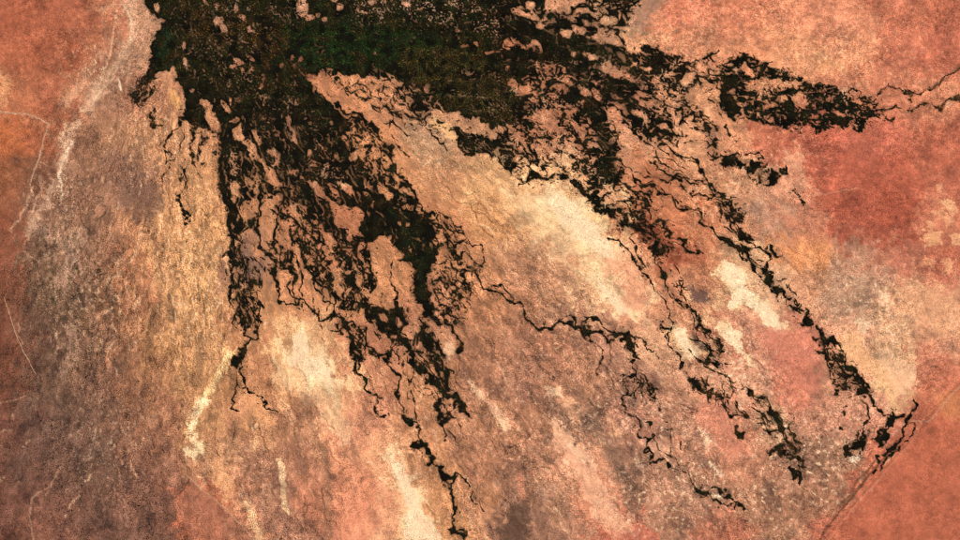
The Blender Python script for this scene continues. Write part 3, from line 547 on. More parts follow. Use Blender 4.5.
LEAF = [
    ((36, 37, 14), 0.6, 14, [(150, -40), (470, -40), (500, 60), (420, 80), (330, 110), (240, 100), (160, 70)]),
    ((22, 42, 16), 0.85, 10, [(280, 28), (330, 22), (400, 28), (440, 36), (430, 56), (380, 66), (330, 70), (290, 60)]),
    ((16, 42, 24), 0.7, 7, [(158, 30), (172, 34), (170, 56), (160, 62), (154, 48)]),
    ((50, 37, 15), 0.85, 10, [(186, 6), (220, 8), (270, 20), (290, 60), (260, 60), (230, 44), (200, 52), (184, 36)]),
    ((50, 45, 20), 0.85, 10, [(400, 50), (470, 44), (520, 80), (518, 126), (470, 118), (430, 96), (400, 80)]),
    ((32, 34, 14), 0.7, 8, [(560, 30), (610, 36), (660, 80), (620, 90), (570, 60)]),
    ((24, 28, 12), 0.6, 8, [(590, 110), (620, 110), (614, 200), (604, 214), (594, 180)]),
    ((24, 30, 12), 0.6, 8, [(720, 60), (880, 90), (870, 132), (730, 120)]),
    ((20, 30, 14), 0.6, 10, [(380, 200), (440, 240), (430, 300), (400, 250)]),
    ((62, 44, 22), 0.8, 8, [(690, 370), (810, 400), (820, 480), (780, 480), (700, 420)]),
    ((60, 40, 24), 0.7, 6, [(630, 205), (700, 230), (700, 380), (640, 300)]),
    ((52, 38, 20), 0.6, 8, [(820, 340), (860, 380), (850, 470), (830, 400)]),
    ((70, 46, 30), 0.7, 8, [(150, 110), (210, 130), (200, 230), (150, 200)]),
    ((92, 64, 40), 0.9, 6, [(874, 60), (1000, 40), (1000, 125), (884, 122)]),
    ((40, 26, 14), 0.6, 8, [(700, 190), (760, 210), (780, 262), (720, 230)]),
    ((34, 26, 14), 0.6, 8, [(480, 270), (640, 320), (720, 520), (620, 400), (500, 310)]),
]
DISTRICT = [  # name, label, outline
    ('red_plain', 'smooth brick red plain beyond the straight scarp in the south east corner', [(1000, 330), (960, 380), (918, 430), (880, 474), (850, 508), (822, 542), (800, 575), (1000, 575)]),
    ('red_plain', 'deep red plain dotted with pale orange spots at the eastern edge', [(796, 130), (860, 140), (1000, 112), (1000, 300), (905, 280), (860, 248), (815, 225), (800, 190)]),
    ('red_plain', 'salmon pink plain filling the north east corner above the dark oasis', [(655, -40), (1000, -40), (1000, 60), (900, 82), (830, 76), (740, 50), (668, 44)]),
    ('red_plain', 'rust red plain crossed by a pale track in the north west corner', [(-40, -40), (112, -40), (110, 40), (84, 90), (52, 130), (26, 190), (-40, 220)]),
    ('scrub_plain', 'grey brown mottled scrubland along the western side', [(24, 252), (60, 200), (110, 190), (120, 300), (130, 400), (150, 540), (60, 545), (40, 400)]),
    ('sand_flat', 'long cream sand flat running diagonally below the northern swamp', [(510, 190), (560, 186), (604, 228), (632, 262), (664, 300), (640, 322), (612, 316), (596, 290), (570, 262), (540, 236), (520, 214)]),
    ('sand_flat', 'cream and pink sand flat south of the western woodland strands', [(284, 344), (304, 328), (340, 362), (344, 410), (330, 430), (306, 400), (282, 376)]),
    ('sand_flat', 'broad pale pink and cream sand flat at the bottom edge', [(384, 450), (400, 456), (418, 484), (444, 544), (336, 546), (350, 490)]),
    ('sand_flat', 'ragged bright cream sand flat between the two south eastern strands', [(722, 260), (736, 262), (746, 286), (784, 318), (790, 332), (776, 332), (746, 306), (730, 312), (716, 274)]),
    ('sand_flat', 'narrow curved pale sand strip in the south west', [(230, 352), (222, 372), (202, 404), (198, 430), (206, 446), (196, 458), (184, 450), (190, 410), (212, 372)]),
    ('clay_pan', 'smooth brick pink clay pan beside the south eastern strand', [(772, 334), (790, 336), (808, 350), (820, 374), (822, 396), (804, 392), (786, 380), (768, 362)]),
    ('sand_island', 'small oval sand island near the delta head beside the orange shore', [(200, 101), (206, 100), (213, 110), (221, 124), (218, 134), (211, 130), (205, 114)]),
    ('sand_island', 'slender slanting sand island inside the western woodland', [(232, 128), (239, 125), (246, 137), (255, 147), (263, 158), (261, 163), (250, 159), (245, 147), (237, 139)]),
    ('sand_island', 'leaf shaped sand island at the end of the slender slanting one', [(262, 163), (268, 166), (278, 175), (283, 186), (276, 190), (267, 182)]),
    ('sand_island', 'broad sand island with a long tail in the great woodland band', [(303, 178), (325, 200), (336, 206), (361, 207), (363, 218), (358, 229), (362, 236), (352, 236), (344, 227), (336, 228), (334, 214), (315, 191)]),
    ('sand_island', 'long central sand island left of the heavy black woodland trunk', [(373, 245), (380, 255), (391, 263), (400, 262), (406, 274), (412, 304), (396, 306), (368, 301), (377, 284), (368, 268), (370, 256)]),
    ('sand_island', 'narrow ribbon of sand between the lacy and clotted woodlands', [(324, 247), (330, 252), (341, 270), (341, 290), (339, 308), (336, 310), (335, 286), (331, 270)]),
    ('sand_island', 'half round sand island on the top edge right of centre', [(534, -40), (586, -40), (583, 2), (574, 10), (560, 15), (548, 10)]),
    ('sand_island', 'tapered sand island in the woodland strip north east of centre', [(600, 64), (608, 61), (620, 70), (632, 76), (635, 82), (620, 79), (606, 73)]),
    ('sand_island', 'rounded sand island left of the north to south woodland trunk', [(528, 118), (535, 112), (548, 113), (558, 122), (563, 132), (550, 130), (540, 125)]),
    ('sand_island', 'hooked sand tongue right of the north to south woodland trunk', [(618, 118), (626, 124), (632, 140), (644, 144), (656, 150), (646, 168), (630, 160), (618, 158), (622, 140)]),
    ('sand_flat', 'orange sand tongue between the western woodland and the northern swamp', [(304, 70), (330, 76), (380, 80), (396, 90), (420, 120), (440, 150), (430, 190), (404, 160), (372, 122), (340, 104), (318, 90)]),
]
STANDS = [  # name, category, label, axis
    ('papyrus_swamp', 'swamp', 'dark olive and bottle green swamp at the delta head, top left', [(165, 10), (175, 60), (205, 40), (250, 20), (270, 70), (240, 90), (200, 90)]),
    ('papyrus_swamp', 'swamp', 'deep green swamp band stretching east from the delta head', [(300, 40), (340, 55), (390, 50), (440, 40)]),
    ('papyrus_swamp', 'swamp', 'black swamp peppered with white specks along the top edge', [(350, 8), (420, 12), (490, 20)]),
    ('papyrus_swamp', 'swamp', 'olive brown swamp north of the pale central sand tongue', [(430, 75), (470, 85), (500, 105)]),
    ('swamp_woodland', 'woodland', 'dense dark woodland around round sand islands at the top centre', [(510, 5), (560, 25), (590, 10), (620, 20)]),
    ('swamp_woodland', 'woodland', 'dense dark woodland strip below the top centre islands', [(530, 60), (570, 60), (610, 60)]),
    ('swamp_woodland', 'woodland', 'patchy black woodland with small sand islands north east of centre', [(640, 60), (680, 68), (660, 90)]),
    ('swamp_woodland', 'woodland', 'loose curly woodland fringe trailing south of the north east arm', [(650, 125), (680, 110), (710, 132)]),
    ('swamp_woodland', 'woodland', 'thick north to south woodland trunk right of centre', [(575, 110), (605, 130), (605, 180), (610, 215)]),
    ('swamp_woodland', 'woodland', 'broken woodland ring along the upper rim of the cream sand flat', [(465, 142), (500, 150), (540, 165), (570, 178)]),
    ('oasis_woodland', 'woodland', 'large isolated dark oasis reaching east into the red plain', [(725, 90), (760, 108), (800, 110), (850, 110)]),
    ('oasis_woodland', 'woodland', 'arched dark woodland rim on the north side of the eastern oasis', [(718, 62), (748, 60), (790, 78)]),
    ('river_thicket', 'thicket', 'thin meandering thicket line leading from the oasis to the right edge', [(885, 90), (911, 97), (960, 70)]),
    ('river_thicket', 'thicket', 'faint lower thicket line leading from the oasis to the right edge', [(885, 112), (908, 112), (955, 100)]),
    ('oasis_woodland', 'woodland', 'short dark speckled woodland bar south of the eastern oasis', [(714, 155), (745, 163), (780, 177)]),
    ('swamp_woodland', 'woodland', 'great woodland band running from the delta head toward the centre', [(280, 110), (310, 160), (350, 200), (300, 190)]),
    ('swamp_woodland', 'woodland', 'ragged woodland edge facing the central orange sand', [(345, 110), (375, 140), (395, 175), (415, 200)]),
    ('swamp_woodland', 'woodland', 'black woodland strand along the western edge of the fan', [(205, 125), (220, 150), (230, 180), (235, 220), (232, 250)]),
    ('river_thicket', 'thicket', 'braided thin thicket lines descending below the western strand', [(240, 280), (245, 320), (240, 355)]),
    ('river_thicket', 'thicket', 'small knotted thicket tail at the bottom of the western strand', [(240, 372), (245, 390), (275, 412)]),
    ('river_thicket', 'thicket', 'pair of narrow thicket channels linked by a loop left of centre', [(268, 245), (276, 285), (290, 265), (310, 312)]),
    ('swamp_woodland', 'woodland', 'lacy woodland strand between narrow sand islands left of centre', [(300, 235), (320, 275), (333, 295)]),
    ('swamp_woodland', 'woodland', 'clotted black woodland beside the long central sand island', [(345, 245), (360, 270), (360, 300)]),
    ('swamp_woodland', 'woodland', 'heavy black woodland trunk right of the long central sand island', [(400, 220), (420, 255), (422, 290), (435, 318)]),
    ('river_thicket', 'thicket', 'cobweb of fine thicket lines east of the heavy woodland trunk', [(450, 235), (470, 265), (455, 300)]),
    ('swamp_woodland', 'woodland', 'black woodland clot below the long central sand island', [(370, 312), (390, 330), (410, 350)]),
    ('river_thicket', 'thicket', 'netted thicket descending to a short hooked tail', [(345, 325), (356, 355), (372, 393)]),
    ('river_thicket', 'thicket', 'wiry thicket channel running down to the bottom edge', [(388, 360), (399, 395), (425, 450), (453, 480), (456, 535)]),
    ('river_thicket', 'thicket', 'knotted thicket strand ending in two short tails below centre', [(415, 365), (440, 380), (460, 405), (442, 425)]),
    ('river_thicket', 'thicket', 'short thicket strand dropping from the heavy woodland trunk', [(426, 330), (435, 352)]),
    ('river_thicket', 'thicket', 'single winding thicket river crossing the middle of the plain', [(490, 290), (525, 318), (560, 324), (600, 332), (632, 355)]),
    ('river_thicket', 'thicket', 'thin winding thicket thread continuing south of the middle river', [(633, 372), (625, 410), (650, 455), (700, 490), (735, 505)]),
    ('river_thicket', 'thicket', 'fading brown thicket at the lower end of the woodland trunk', [(630, 225), (655, 245), (663, 270)]),
    ('river_thicket', 'thicket', 'sparse thicket threads beside the cream sand flat', [(640, 280), (670, 315), (680, 365)]),
    ('river_thicket', 'thicket', 'sparse thicket threads past two dark grey hollows', [(680, 242), (690, 305), (715, 345), (712, 364)]),
    ('river_thicket', 'thicket', 'fine branching thicket lines on the orange plain right of the trunk', [(640, 185), (675, 175), (690, 210)]),
    ('river_thicket', 'thicket', 'oval ring of speckled thicket right of the orange plain', [(715, 198), (738, 222), (748, 238)]),
    ('river_thicket', 'thicket', 'dark thicket strand slanting from the oval ring to the south east', [(720, 236), (745, 252), (775, 282), (800, 308)]),
    ('river_thicket', 'thicket', 'dark thicket strand ending in a fork near the scarp', [(826, 338), (840, 370), (866, 390)]),
    ('river_thicket', 'thicket', 'forked black thicket arms just before the scarp', [(875, 408), (890, 425), (860, 445), (846, 450)]),
    ('river_thicket', 'thicket', 'curved thicket line hugging the foot of the scarp', [(914, 400), (904, 430), (884, 460)]),
    ('river_thicket', 'thicket', 'broken brown thicket patches left of the brick pink pan', [(695, 385), (720, 400), (742, 434)]),
    ('river_thicket', 'thicket', 'chain of brown thicket knots below the brick pink pan', [(755, 395), (780, 425), (795, 465)]),
    ('scrub_thicket', 'thicket', 'small dark scrub tufts on the western shore of the delta', [(153, 118), (170, 140), (185, 180)]),
]
ROADS = [  # label, width, course
    ('pale sand track crossing the north western red plain from the left edge', 0.8, [(-40, 112), (0, 112), (26, 114), (40, 119), (49, 124), (44, 138), (40, 156), (34, 172), (30, 182)]),
    ('faint straight cut line beside the reddish triangle in the south west', 0.6, [(188, 476), (200, 488), (220, 504), (240, 524), (262, 546)]),
    ('thin track over the red plain by the bend of the scarp', 0.6, [(908, 421), (928, 422), (946, 400), (975, 372)]),
    ('thin track near the left edge below the middle', 0.55, [(4, 298), (10, 316), (18, 340), (28, 360), (34, 372)]),
]
FLECK = [(780, 440, 32, 0.9), (690, 480, 36, 0.8), (735, 372, 30, 0.9), (815, 460, 34, 0.85), (660, 420, 34, 0.7), (192, 250, 34, 0.6), (200, 310, 34, 0.6), (196, 200, 26, 0.5), (885, 306, 40, 0.7), (650, 505, 34, 0.7), (850, 300, 34, 0.6),
         (420, 430, 40, 0.45), (560, 340, 50, 0.4), (530, 420, 50, 0.45), (600, 400, 40, 0.5), (170, 140, 34, 0.55), (90, 300, 40, 0.5), (110, 440, 40, 0.4), (830, 60, 40, 0.5), (780, 150, 34, 0.45), (435, 150, 26, 0.5), (860, 420, 30, 0.6), (250, 480, 34, 0.4), (720, 200, 34, 0.5), (640, 250, 24, 0.5), (95, 70, 26, 0.6), (60, 190, 24, 0.6), (770, 500, 40, 0.6), (725, 30, 60, 0.35), (900, 60, 50, 0.3)]
SCARP = [(4000, -2600), (1000, 345), (940, 402), (918, 431), (880, 474), (850, 508), (822, 542), (600, 812), (-3000, 5200), (9000, 9000)]
BRAID = [  # number, steps, width, kind, corridor
    (7, 50, 80, 0.4, 0.75, 'web', [(634, 236), (656, 240), (690, 296), (722, 350), (742, 390), (716, 392), (690, 352), (660, 296)]),
    (6, 50, 80, 0.4, 0.75, 'web', [(700, 180), (722, 200), (770, 262), (822, 326), (866, 388), (846, 388), (800, 322), (740, 252), (712, 216)]),
    (5, 40, 70, 0.4, 0.7, 'web', [(726, 372), (760, 384), (800, 440), (814, 486), (798, 484), (772, 436), (744, 404)]),
    (5, 30, 60, 0.4, 0.7, 'web', [(630, 360), (650, 372), (668, 420), (690, 470), (672, 474), (650, 440), (634, 400)]),
    (8, 30, 60, 0.4, 0.75, 'web', [(390, 330), (440, 340), (470, 410), (450, 450), (420, 420), (396, 370)]),
    (18, 40, 70, 0.5, 1.1, 'web', [(226, 170), (260, 180), (300, 200), (340, 240), (336, 330), (300, 306), (262, 260), (256, 330), (236, 320)]),
    (14, 40, 60, 0.5, 1.1, 'web', [(336, 230), (372, 250), (376, 300), (410, 310), (440, 350), (440, 400), (400, 360), (366, 350), (344, 330)]),
    (34, 8, 24, 0.7, 1.6, 'web', [(738, 92), (790, 100), (860, 100), (862, 124), (800, 126), (744, 114)]),
    (16, 8, 20, 0.6, 1.4, 'web', [(724, 62), (748, 58), (800, 78), (820, 90), (770, 76), (730, 80)]),
    (34, 3, 10, 0.6, 1.7, 'gap', [(216, 130), (262, 130), (320, 190), (360, 230), (300, 214), (224, 196)]),
    (20, 14, 40, 0.5, 1.1, 'web', [(222, 190), (250, 196), (262, 250), (258, 310), (240, 330), (228, 280)]),
    (28, 14, 40, 0.5, 1.2, 'web', [(256, 190), (320, 200), (336, 260), (336, 296), (310, 280), (280, 260)]),
    (26, 12, 30, 0.6, 1.4, 'web', [(328, 220), (372, 240), (376, 300), (344, 306)]),
    (30, 12, 34, 0.6, 1.3, 'web', [(336, 304), (372, 300), (408, 312), (440, 330), (444, 380), (410, 356), (362, 350), (346, 340)]),
    (16, 12, 30, 0.5, 0.9, 'web', [(426, 200), (456, 226), (478, 262), (470, 300), (436, 290), (430, 240)]),
    (14, 10, 24, 0.5, 1.1, 'web', [(418, 320), (440, 340), (450, 380), (440, 400), (424, 366)]),
    (16, 12, 40, 0.45, 0.85, 'web', [(640, 100), (690, 100), (716, 130), (700, 180), (660, 190), (630, 170)]),
    (14, 14, 36, 0.45, 0.9, 'web', [(610, 190), (650, 195), (680, 240), (660, 264), (620, 240)]),
    (7, 20, 40, 0.45, 0.8, 'web', [(636, 240), (664, 240), (690, 300), (676, 330), (650, 280)]),
    (11, 14, 34, 0.5, 0.95, 'web', [(694, 164), (712, 180), (746, 222), (740, 240), (716, 212), (694, 182)]),
    (8, 12, 26, 0.5, 1.0, 'web', [(724, 234), (750, 248), (786, 292), (778, 296), (746, 262)]),
    (16, 10, 26, 0.5, 1.1, 'web', [(800, 306), (826, 334), (848, 362), (860, 384), (842, 388), (822, 356)]),
    (26, 6, 18, 0.5, 1.1, 'web', [(686, 370), (730, 384), (762, 392), (790, 436), (802, 470), (786, 460), (764, 424), (730, 410), (700, 398)]),
    (8, 12, 26, 0.45, 0.8, 'web', [(686, 312), (702, 322), (718, 358), (704, 362), (692, 340)]),
    (10, 8, 20, 0.45, 0.9, 'web', [(584, 318), (630, 330), (640, 372), (650, 392), (630, 396), (622, 360)]),
    (12, 8, 16, 0.5, 1.0, 'web', [(840, 96), (876, 102), (874, 116), (850, 114)]),
    (16, 8, 22, 0.5, 1.0, 'web', [(700, 54), (742, 58), (730, 110), (708, 100)]),
    (18, 8, 22, 0.5, 1.1, 'web', [(560, -20), (640, -20), (624, 30), (590, 34)]),
    (10, 10, 22, 0.45, 0.9, 'web', [(340, 80), (400, 84), (420, 120), (390, 150), (366, 110)]),
    (6, 10, 24, 0.4, 0.7, 'web', [(150, 112), (206, 130), (200, 200), (168, 180)]),
    (60, 2, 9, 0.5, 1.3, 'gap', [(216, 120), (280, 90), (340, 120), (400, 200), (430, 250), (360, 236), (290, 210), (222, 196)]),
    (24, 2, 7, 0.5, 1.1, 'gap', [(160, 20), (300, 10), (300, 100), (220, 110), (180, 80)]),
    (50, 2, 8, 0.5, 1.4, 'gap', [(500, 10), (600, 30), (690, 60), (690, 100), (620, 110), (540, 100)]),
    (26, 2, 8, 0.5, 1.2, 'gap', [(586, 104), (620, 104), (618, 210), (596, 190)]),
    (46, 2, 7, 0.5, 1.4, 'gap', [(724, 62), (860, 98), (860, 128), (736, 118)]),
    (18, 2, 7, 0.5, 1.2, 'gap', [(455, 126), (512, 150), (512, 168), (470, 156)]),
]
# ------------------------------------------------------------------ vegetation map (where plants grow)
MX, MY = 40, 34
step = 0.5
gx = np.arange(-MX, 960 + MX, step, dtype=np.float32); gy = np.arange(-MY, 540 + MY, step, dtype=np.float32)
VX, VY = np.meshgrid(gx, gy)
G = Grid(VX, VY)
WX = VX + 1.7 * unit(fbm(VX / 16, VY / 16, 11, 3)) + 0.45 * unit(fbm(VX / 4.5, VY / 4.5, 12, 2))
WY = VY + 1.7 * unit(fbm(VX / 16, VY / 16, 21, 3)) + 0.45 * unit(fbm(VX / 4.5, VY / 4.5, 22, 2))
FU, FV = flow(WX + 3 * fbm(VX / 9, VY / 9, 31, 2), WY + 3 * fbm(VX / 9, VY / 9, 32, 2))
w1 = worley_edge(FU / 8.5, FV / 19.0, 41)
w2 = worley_edge(FU / 4.2, FV / 7.5, 42)
n1 = fbm(FU / 2.4, FV / 5.0, 43, 2) + 0.5 * fbm(VX / 2.4, VY / 2.4, 46, 2)
n2 = fbm(FU / 30, FV / 60, 44, 2)
n1 = unit(n1); n2 = unit(n2)


def ranked(a):
    srt = np.sort(a.ravel()[::97])
    return np.interp(a, srt, np.linspace(0, 1, srt.size)).astype(np.float32)


q_net = ranked(unit(np.minimum(w1, 0.03 + 0.9 * w2)) + 0.08 * n1)        # closed meshes of channels round islets
q_pep = ranked(0.55 * unit(np.minimum(w1, 0.05 + 0.85 * w2)) + 0.8 * unit(fbm(VX / 1.7, VY / 1.7, 47, 2)) + 0.35 * n1)   # scattered bushes
q_mass = ranked(0.85 * unit(w1) + 0.65 * unit(w2) + 0.45 * n1 + 0.45 * n2)   # crowded marsh with gaps

cov = np.zeros(VX.shape, np.float32)
thread = np.zeros(VX.shape, bool)
bare_i = np.zeros(VX.shape, bool)
lw = unit(fbm(VX / 7, VY / 7, 45, 2))
for op in VEG:
    k = op[0]
    if k == 'P':                                    # patch of wetland: coverage, feather, outline
        _, v, f, pts = op
        w = G.win(pts, f + 6)
        a = 1 - sstep(-f, f, poly_sdf(WX[w], WY[w], pts))
        cov[w] += (v - cov[w]) * a
    elif k == 'I':                                  # islands of bare sand: cx, cy, rx, ry, angle
        for (cx, cy, rx, ry, an) in op[1]:
            w = G.win([(cx, cy)], max(rx, ry) + 6)
            c, s = math.cos(math.radians(an)), math.sin(math.radians(an))
            ex = VX[w] * 0.45 + WX[w] * 0.55 - cx; ey = VY[w] * 0.45 + WY[w] * 0.55 - cy
            r = np.hypot((ex * c + ey * s) / rx, (-ex * s + ey * c) / ry)
            a = 1 - sstep(0.85, 1.2, r)
            bare_i[w] |= a > 0.5
            cov[w] += (0.03 - cov[w]) * a
    elif k == 'J':                                  # islands with outlines
        for pts in op[1]:
            w = G.win(pts, 6)
            a = 1 - sstep(-0.8, 1.0, poly_sdf(VX[w] * 0.2 + WX[w] * 0.8, VY[w] * 0.2 + WY[w] * 0.8, pts))
            bare_i[w] |= a > 0.5
            cov[w] += (op[2] - cov[w]) * a
    elif k == 'L':                                  # tree-lined channels: width, coverage, course
        _, wd, v, pts = op
        w = G.win(pts, wd + 6)
        d = seg_dist(WX[w], WY[w], pts) / np.clip(1 + 0.38 * lw[w], 0.62, 2.0)
        if wd < 4.2 and v >= 0.8:                    # a clean thread
            thread[w] |= d < wd * 0.36
        else:
            cov[w] = np.maximum(cov[w], v * (1 - sstep(wd * 0.28, wd * 0.80, d)))
# thin dark threads in the dry part of the fan
sp = np.zeros(VX.shape, np.float32)
for (v, pts) in SPECK:
    w = G.win(pts, 14)
    sp[w] = np.maximum(sp[w], v * (1 - sstep(-8, 8, poly_sdf(WX[w], WY[w], pts))))
spn = ranked(unit(fbm(VX / 1.9, VY / 1.9, 51, 2)) + 0.8 * unit(fbm(FU / 12, FV / 16, 52, 2)))
speck_hole = (spn > 1 - 0.30 * sp) & (sp > 0.02)


def blur(a, n):
    for axis in (0, 1):
        p = np.pad(a, [(n, n) if k == axis else (0, 0) for k in (0, 1)], mode='edge')
        c = np.cumsum(p, axis=axis, dtype=np.float64)
        if axis == 0:
            a = (np.vstack([c[2 * n:2 * n + 1], c[2 * n + 1:] - c[:-2 * n - 1]])) / (2 * n + 1)
        else:
            a = (np.hstack([c[:, 2 * n:2 * n + 1], c[:, 2 * n + 1:] - c[:, :-2 * n - 1]])) / (2 * n + 1)
    return a.astype(np.float32)


def wander(r_, x_, y_, n, stp, sig, keep):
    pts = [(x_, y_)]; bend = 0.0
    for _ in range(n):
        bend = keep * bend + r_.normal(0, sig)
        turn = 0.32 * min(1, max(0, (x_ - 600) / 180)) * min(1, max(0, (y_ - 160) / 110))    # the eastern arms swing south
        d_ = math.atan2(y_ + 70, x_ - 185) + bend + turn
        x_ += stp * math.cos(d_); y_ += stp * math.sin(d_)
        pts.append((x_, y_))
    return pts


# braided channels that wander down each strand, and sandy gaps inside the crowded swamp
br_ = np.random.default_rng(5)
gap = np.zeros(VX.shape, bool); web = np.zeros(VX.shape, bool)
for (n, l0, l1, w0, w1_, target, poly) in BRAID:
    a = np.array(poly, float); lo, hi = a.min(0), a.max(0)
    made = 0; tries = 0
    while made < n and tries < n * 8:
        tries += 1
        x_, y_ = br_.uniform(lo[0], hi[0]), br_.uniform(lo[1], hi[1])
        if poly_sdf(np.array([[x_]]), np.array([[y_]]), poly)[0, 0] > 0:
            continue
        made += 1
        pts = wander(br_, x_, y_, int(br_.integers(l0, l1)), 2.4, 0.26 if target == 'gap' else 0.46, 0.66)
        w = G.win(pts, 4)
        if VX[w].size == 0:
            continue
        wd = br_.uniform(w0, w1_)
        hit = seg_dist(VX[w], VY[w], pts) < wd * 0.5 * np.clip(1 + 0.55 * lw[w], 0.25, 2.0)
        if target == 'web':
            hit &= poly_sdf(WX[w], WY[w], poly) < 3.0
        if target == 'gap':
            gap[w] |= hit
        else:
            web[w] |= hit
web &= ~bare_i
halo = blur(blur(np.maximum(cov, 0.8 * thread), 11), 11)                       # fine creeks fringe the wetland
cov = np.maximum(cov, np.clip(0.40 * halo - 0.012, 0, 0.22))
cov = np.where(cov > 0.3, cov + (0.05 * n2 + 0.03 * lw) * (cov < 0.985), cov)
m = sstep(0.5, 0.8, cov)
mp = 0.35 * sstep(0.26, 0.42, cov) * (1 - m)
veg = (q_net * (1 - m - mp) + q_pep * mp + q_mass * m < cov) & ~speck_hole
veg &= ~gap
veg |= thread | web

# ------------------------------------------------------------------ ground
dg = 1.0
fx = np.arange(-MX, 960 + MX + dg, dg); fy = np.arange(-MY, 540 + MY + dg, dg)
ext = np.array([60, 160, 400, 1000, 2500, 6000, 14000.0])
ax = np.concatenate([fx[0] - ext[::-1], fx, fx[-1] + ext]); ay = np.concatenate([fy[0] - ext[::-1], fy, fy[-1] + ext])
X, Y = np.meshgrid(ax, ay)
Xc = np.clip(X, -MX, 960 + MX); Yc = np.clip(Y, -MY, 540 + MY)
U, V = flow(X, Y)
wx = Xc + 15 * fbm(X / 60, Y / 60, 61, 4, 0.6) + 2.2 * fbm(X / 6, Y / 6, 63, 2)
wy = Yc + 15 * fbm(X / 60, Y / 60, 62, 4, 0.6) + 2.2 * fbm(X / 6, Y / 6, 64, 2)

# how rough each district is, and how far its pattern follows the fan
cw = np.clip(wx, -8, 968).astype(np.float32); ch = np.clip(wy, -8, 548).astype(np.float32)
rough = np.zeros(X.shape, np.float32); fan = rough.copy(); den = np.full(X.shape, 1e-6, np.float32)
for (xx, yy, rr, ff) in ROUGH:
    wgt = np.exp(-((cw - xx) ** 2 + (ch - yy) ** 2) / (2 * 38.0 ** 2)) + 1e-7
    rough += wgt * rr; fan += wgt * ff; den += wgt
rough /= den; fan /= den
jx_, jy_ = 6 * fbm(X / 9, Y / 9, 86, 3), 6 * fbm(X / 9, Y / 9, 87, 3)
wu, wv = flow(X + jx_, Y + jy_)
# soil colour: survey sites, their soils interfingering along patchy borders
patchy = []
for k, s_ in enumerate((22, 13, 30, 17, 25)):
    a = unit(fbm(X / s_, Y / s_, 65 + k, 5, 0.75)) * (1 - fan) + unit(fbm(wu / (s_ * 0.55), wv / (s_ * 1.5), 165 + k, 5, 0.75)) * fan
    patchy.append((1.0 * a).astype(np.float32))
num = np.zeros(X.shape + (3,), np.float32); den = np.full(X.shape, 1e-12, np.float32)
num2 = num.astype(np.float64); den2 = np.full(X.shape, 1e-40)
kk = 0
for yy, row in SOIL.items():
    for (xx, r, g, b) in row:
        i0, i1 = np.searchsorted(ax, [xx - 95, xx + 95]); j0, j1 = np.searchsorted(ay, [yy - 95, yy + 95])
        if xx < 60: i0 = 0
        if xx > 900: i1 = len(ax)
        if yy < 60: j0 = 0
        if yy > 490: j1 = len(ay)
        w = (slice(j0, j1), slice(i0, i1))
        e = -((cw[w] - xx) ** 2 + (ch[w] - yy) ** 2) / (2 * 17.0 ** 2) + (0.7 + 0.75 * fan[w]) * patchy[(kk * 3) % 5][w]
        kk += 1
        wgt = np.exp(e) + 1e-9; wg2 = np.exp(np.maximum(4.0 * e, -60)) + 1e-28
        for q_, c_ in enumerate((r, g, b)):
            num[w + (q_,)] += wgt * c_; num2[w + (q_,)] += wg2 * c_
        den[w] += wgt; den2[w] += wg2
rgb = (0.5 * num / den[..., None] + 0.5 * num2 / den2[..., None]).astype(np.float32)
GG = Grid(X[7:-7, 7:-7], Y[7:-7, 7:-7])


def inner(w):
    return (slice(w[0].start + 7, w[0].stop + 7), slice(w[1].start + 7, w[1].stop + 7))


def mixc(sl, c, a):
    rgb[sl] += (np.array(c, np.float32) - rgb[sl]) * a[..., None]


edge = unit(fbm(U / 14, V / 22, 71, 5, 0.75)) * 3.2
edge2 = unit(fbm(X / 7, Y / 7, 72, 4, 0.75)) * 0.5
for (c, amt, f, pts) in PATCH:                      # soils with an outline of their own
    w = inner(GG.win(pts, f + 14))
    k_ = 0.4 if f > 2.2 else 0.05
    s = poly_sdf(wx[w] * k_ + Xc[w] * (1 - k_), wy[w] * k_ + Yc[w] * (1 - k_), pts) + edge[w] * min(1.6, f / 4 if f > 2.2 else 0.1) + edge2[w] * (3 if f > 2.2 else 0.6)
    f2 = max(1.2, f * 0.45)
    a_ = amt * (1 - sstep(-f2, f2, s))
    mixc(w, c, a_)
    rough[w] *= 1 - 0.55 * a_
for (c, amt, wd, pts) in STREAK:
    w = inner(GG.win(pts, wd + 12))
    d = seg_dist(wx[w] * 0.35 + Xc[w] * 0.65, wy[w] * 0.35 + Yc[w] * 0.65, pts) + edge2[w] * wd * 0.45
    mixc(w, c, amt * (1 - sstep(wd * 0.3, wd * 0.9, d)))

# mid-sized relief of the colour; the fine grain is in the soil material
ti = unit(fbm(X / 9, Y / 9, 81, 4, 0.6))
tp = unit(fbm(wu / 6.5, wv / 12, 82, 4, 0.6))
tex = ti * (1 - fan) + tp * fan
fine = unit(fbm(X / 2.6, Y / 2.6, 83, 2, 0.9))
big = unit(fbm(X / 34, Y / 34, 88, 4, 0.7))
allsl = (slice(None), slice(None))
fu, fv = flow(X + 0.5 * jx_, Y + 0.5 * jy_)
st = unit(fbm(fu / 5.0, fv / 26, 111, 5, 0.62))      # long streaks down the fan
mo = unit(fbm(X / 11, Y / 11, 112, 5, 0.62))         # mottling of the plains
md = st * fan + mo * (1 - fan)
ms = unit(fbm((fu + 400) / 13, fv / 36, 115, 6, 0.66)) * (0.25 + 0.75 * fan) + unit(fbm(X / 26, Y / 26, 116, 6, 0.66)) * (1 - fan) * 0.9
A = 0.30 + 0.95 * rough
rgb *= np.exp(A * (0.085 * md + 0.045 * tex + 0.03 * big))[..., None]
hollow = sstep(0.5, 1.0, ms + 0.35 * md)             # grey brown thorn scrub in crisp-edged patches
rgb *= 1 - (np.array([0.27, 0.25, 0.22], np.float32) * (np.clip(0.15 + 1.0 * rough, 0, 1) * hollow)[..., None])
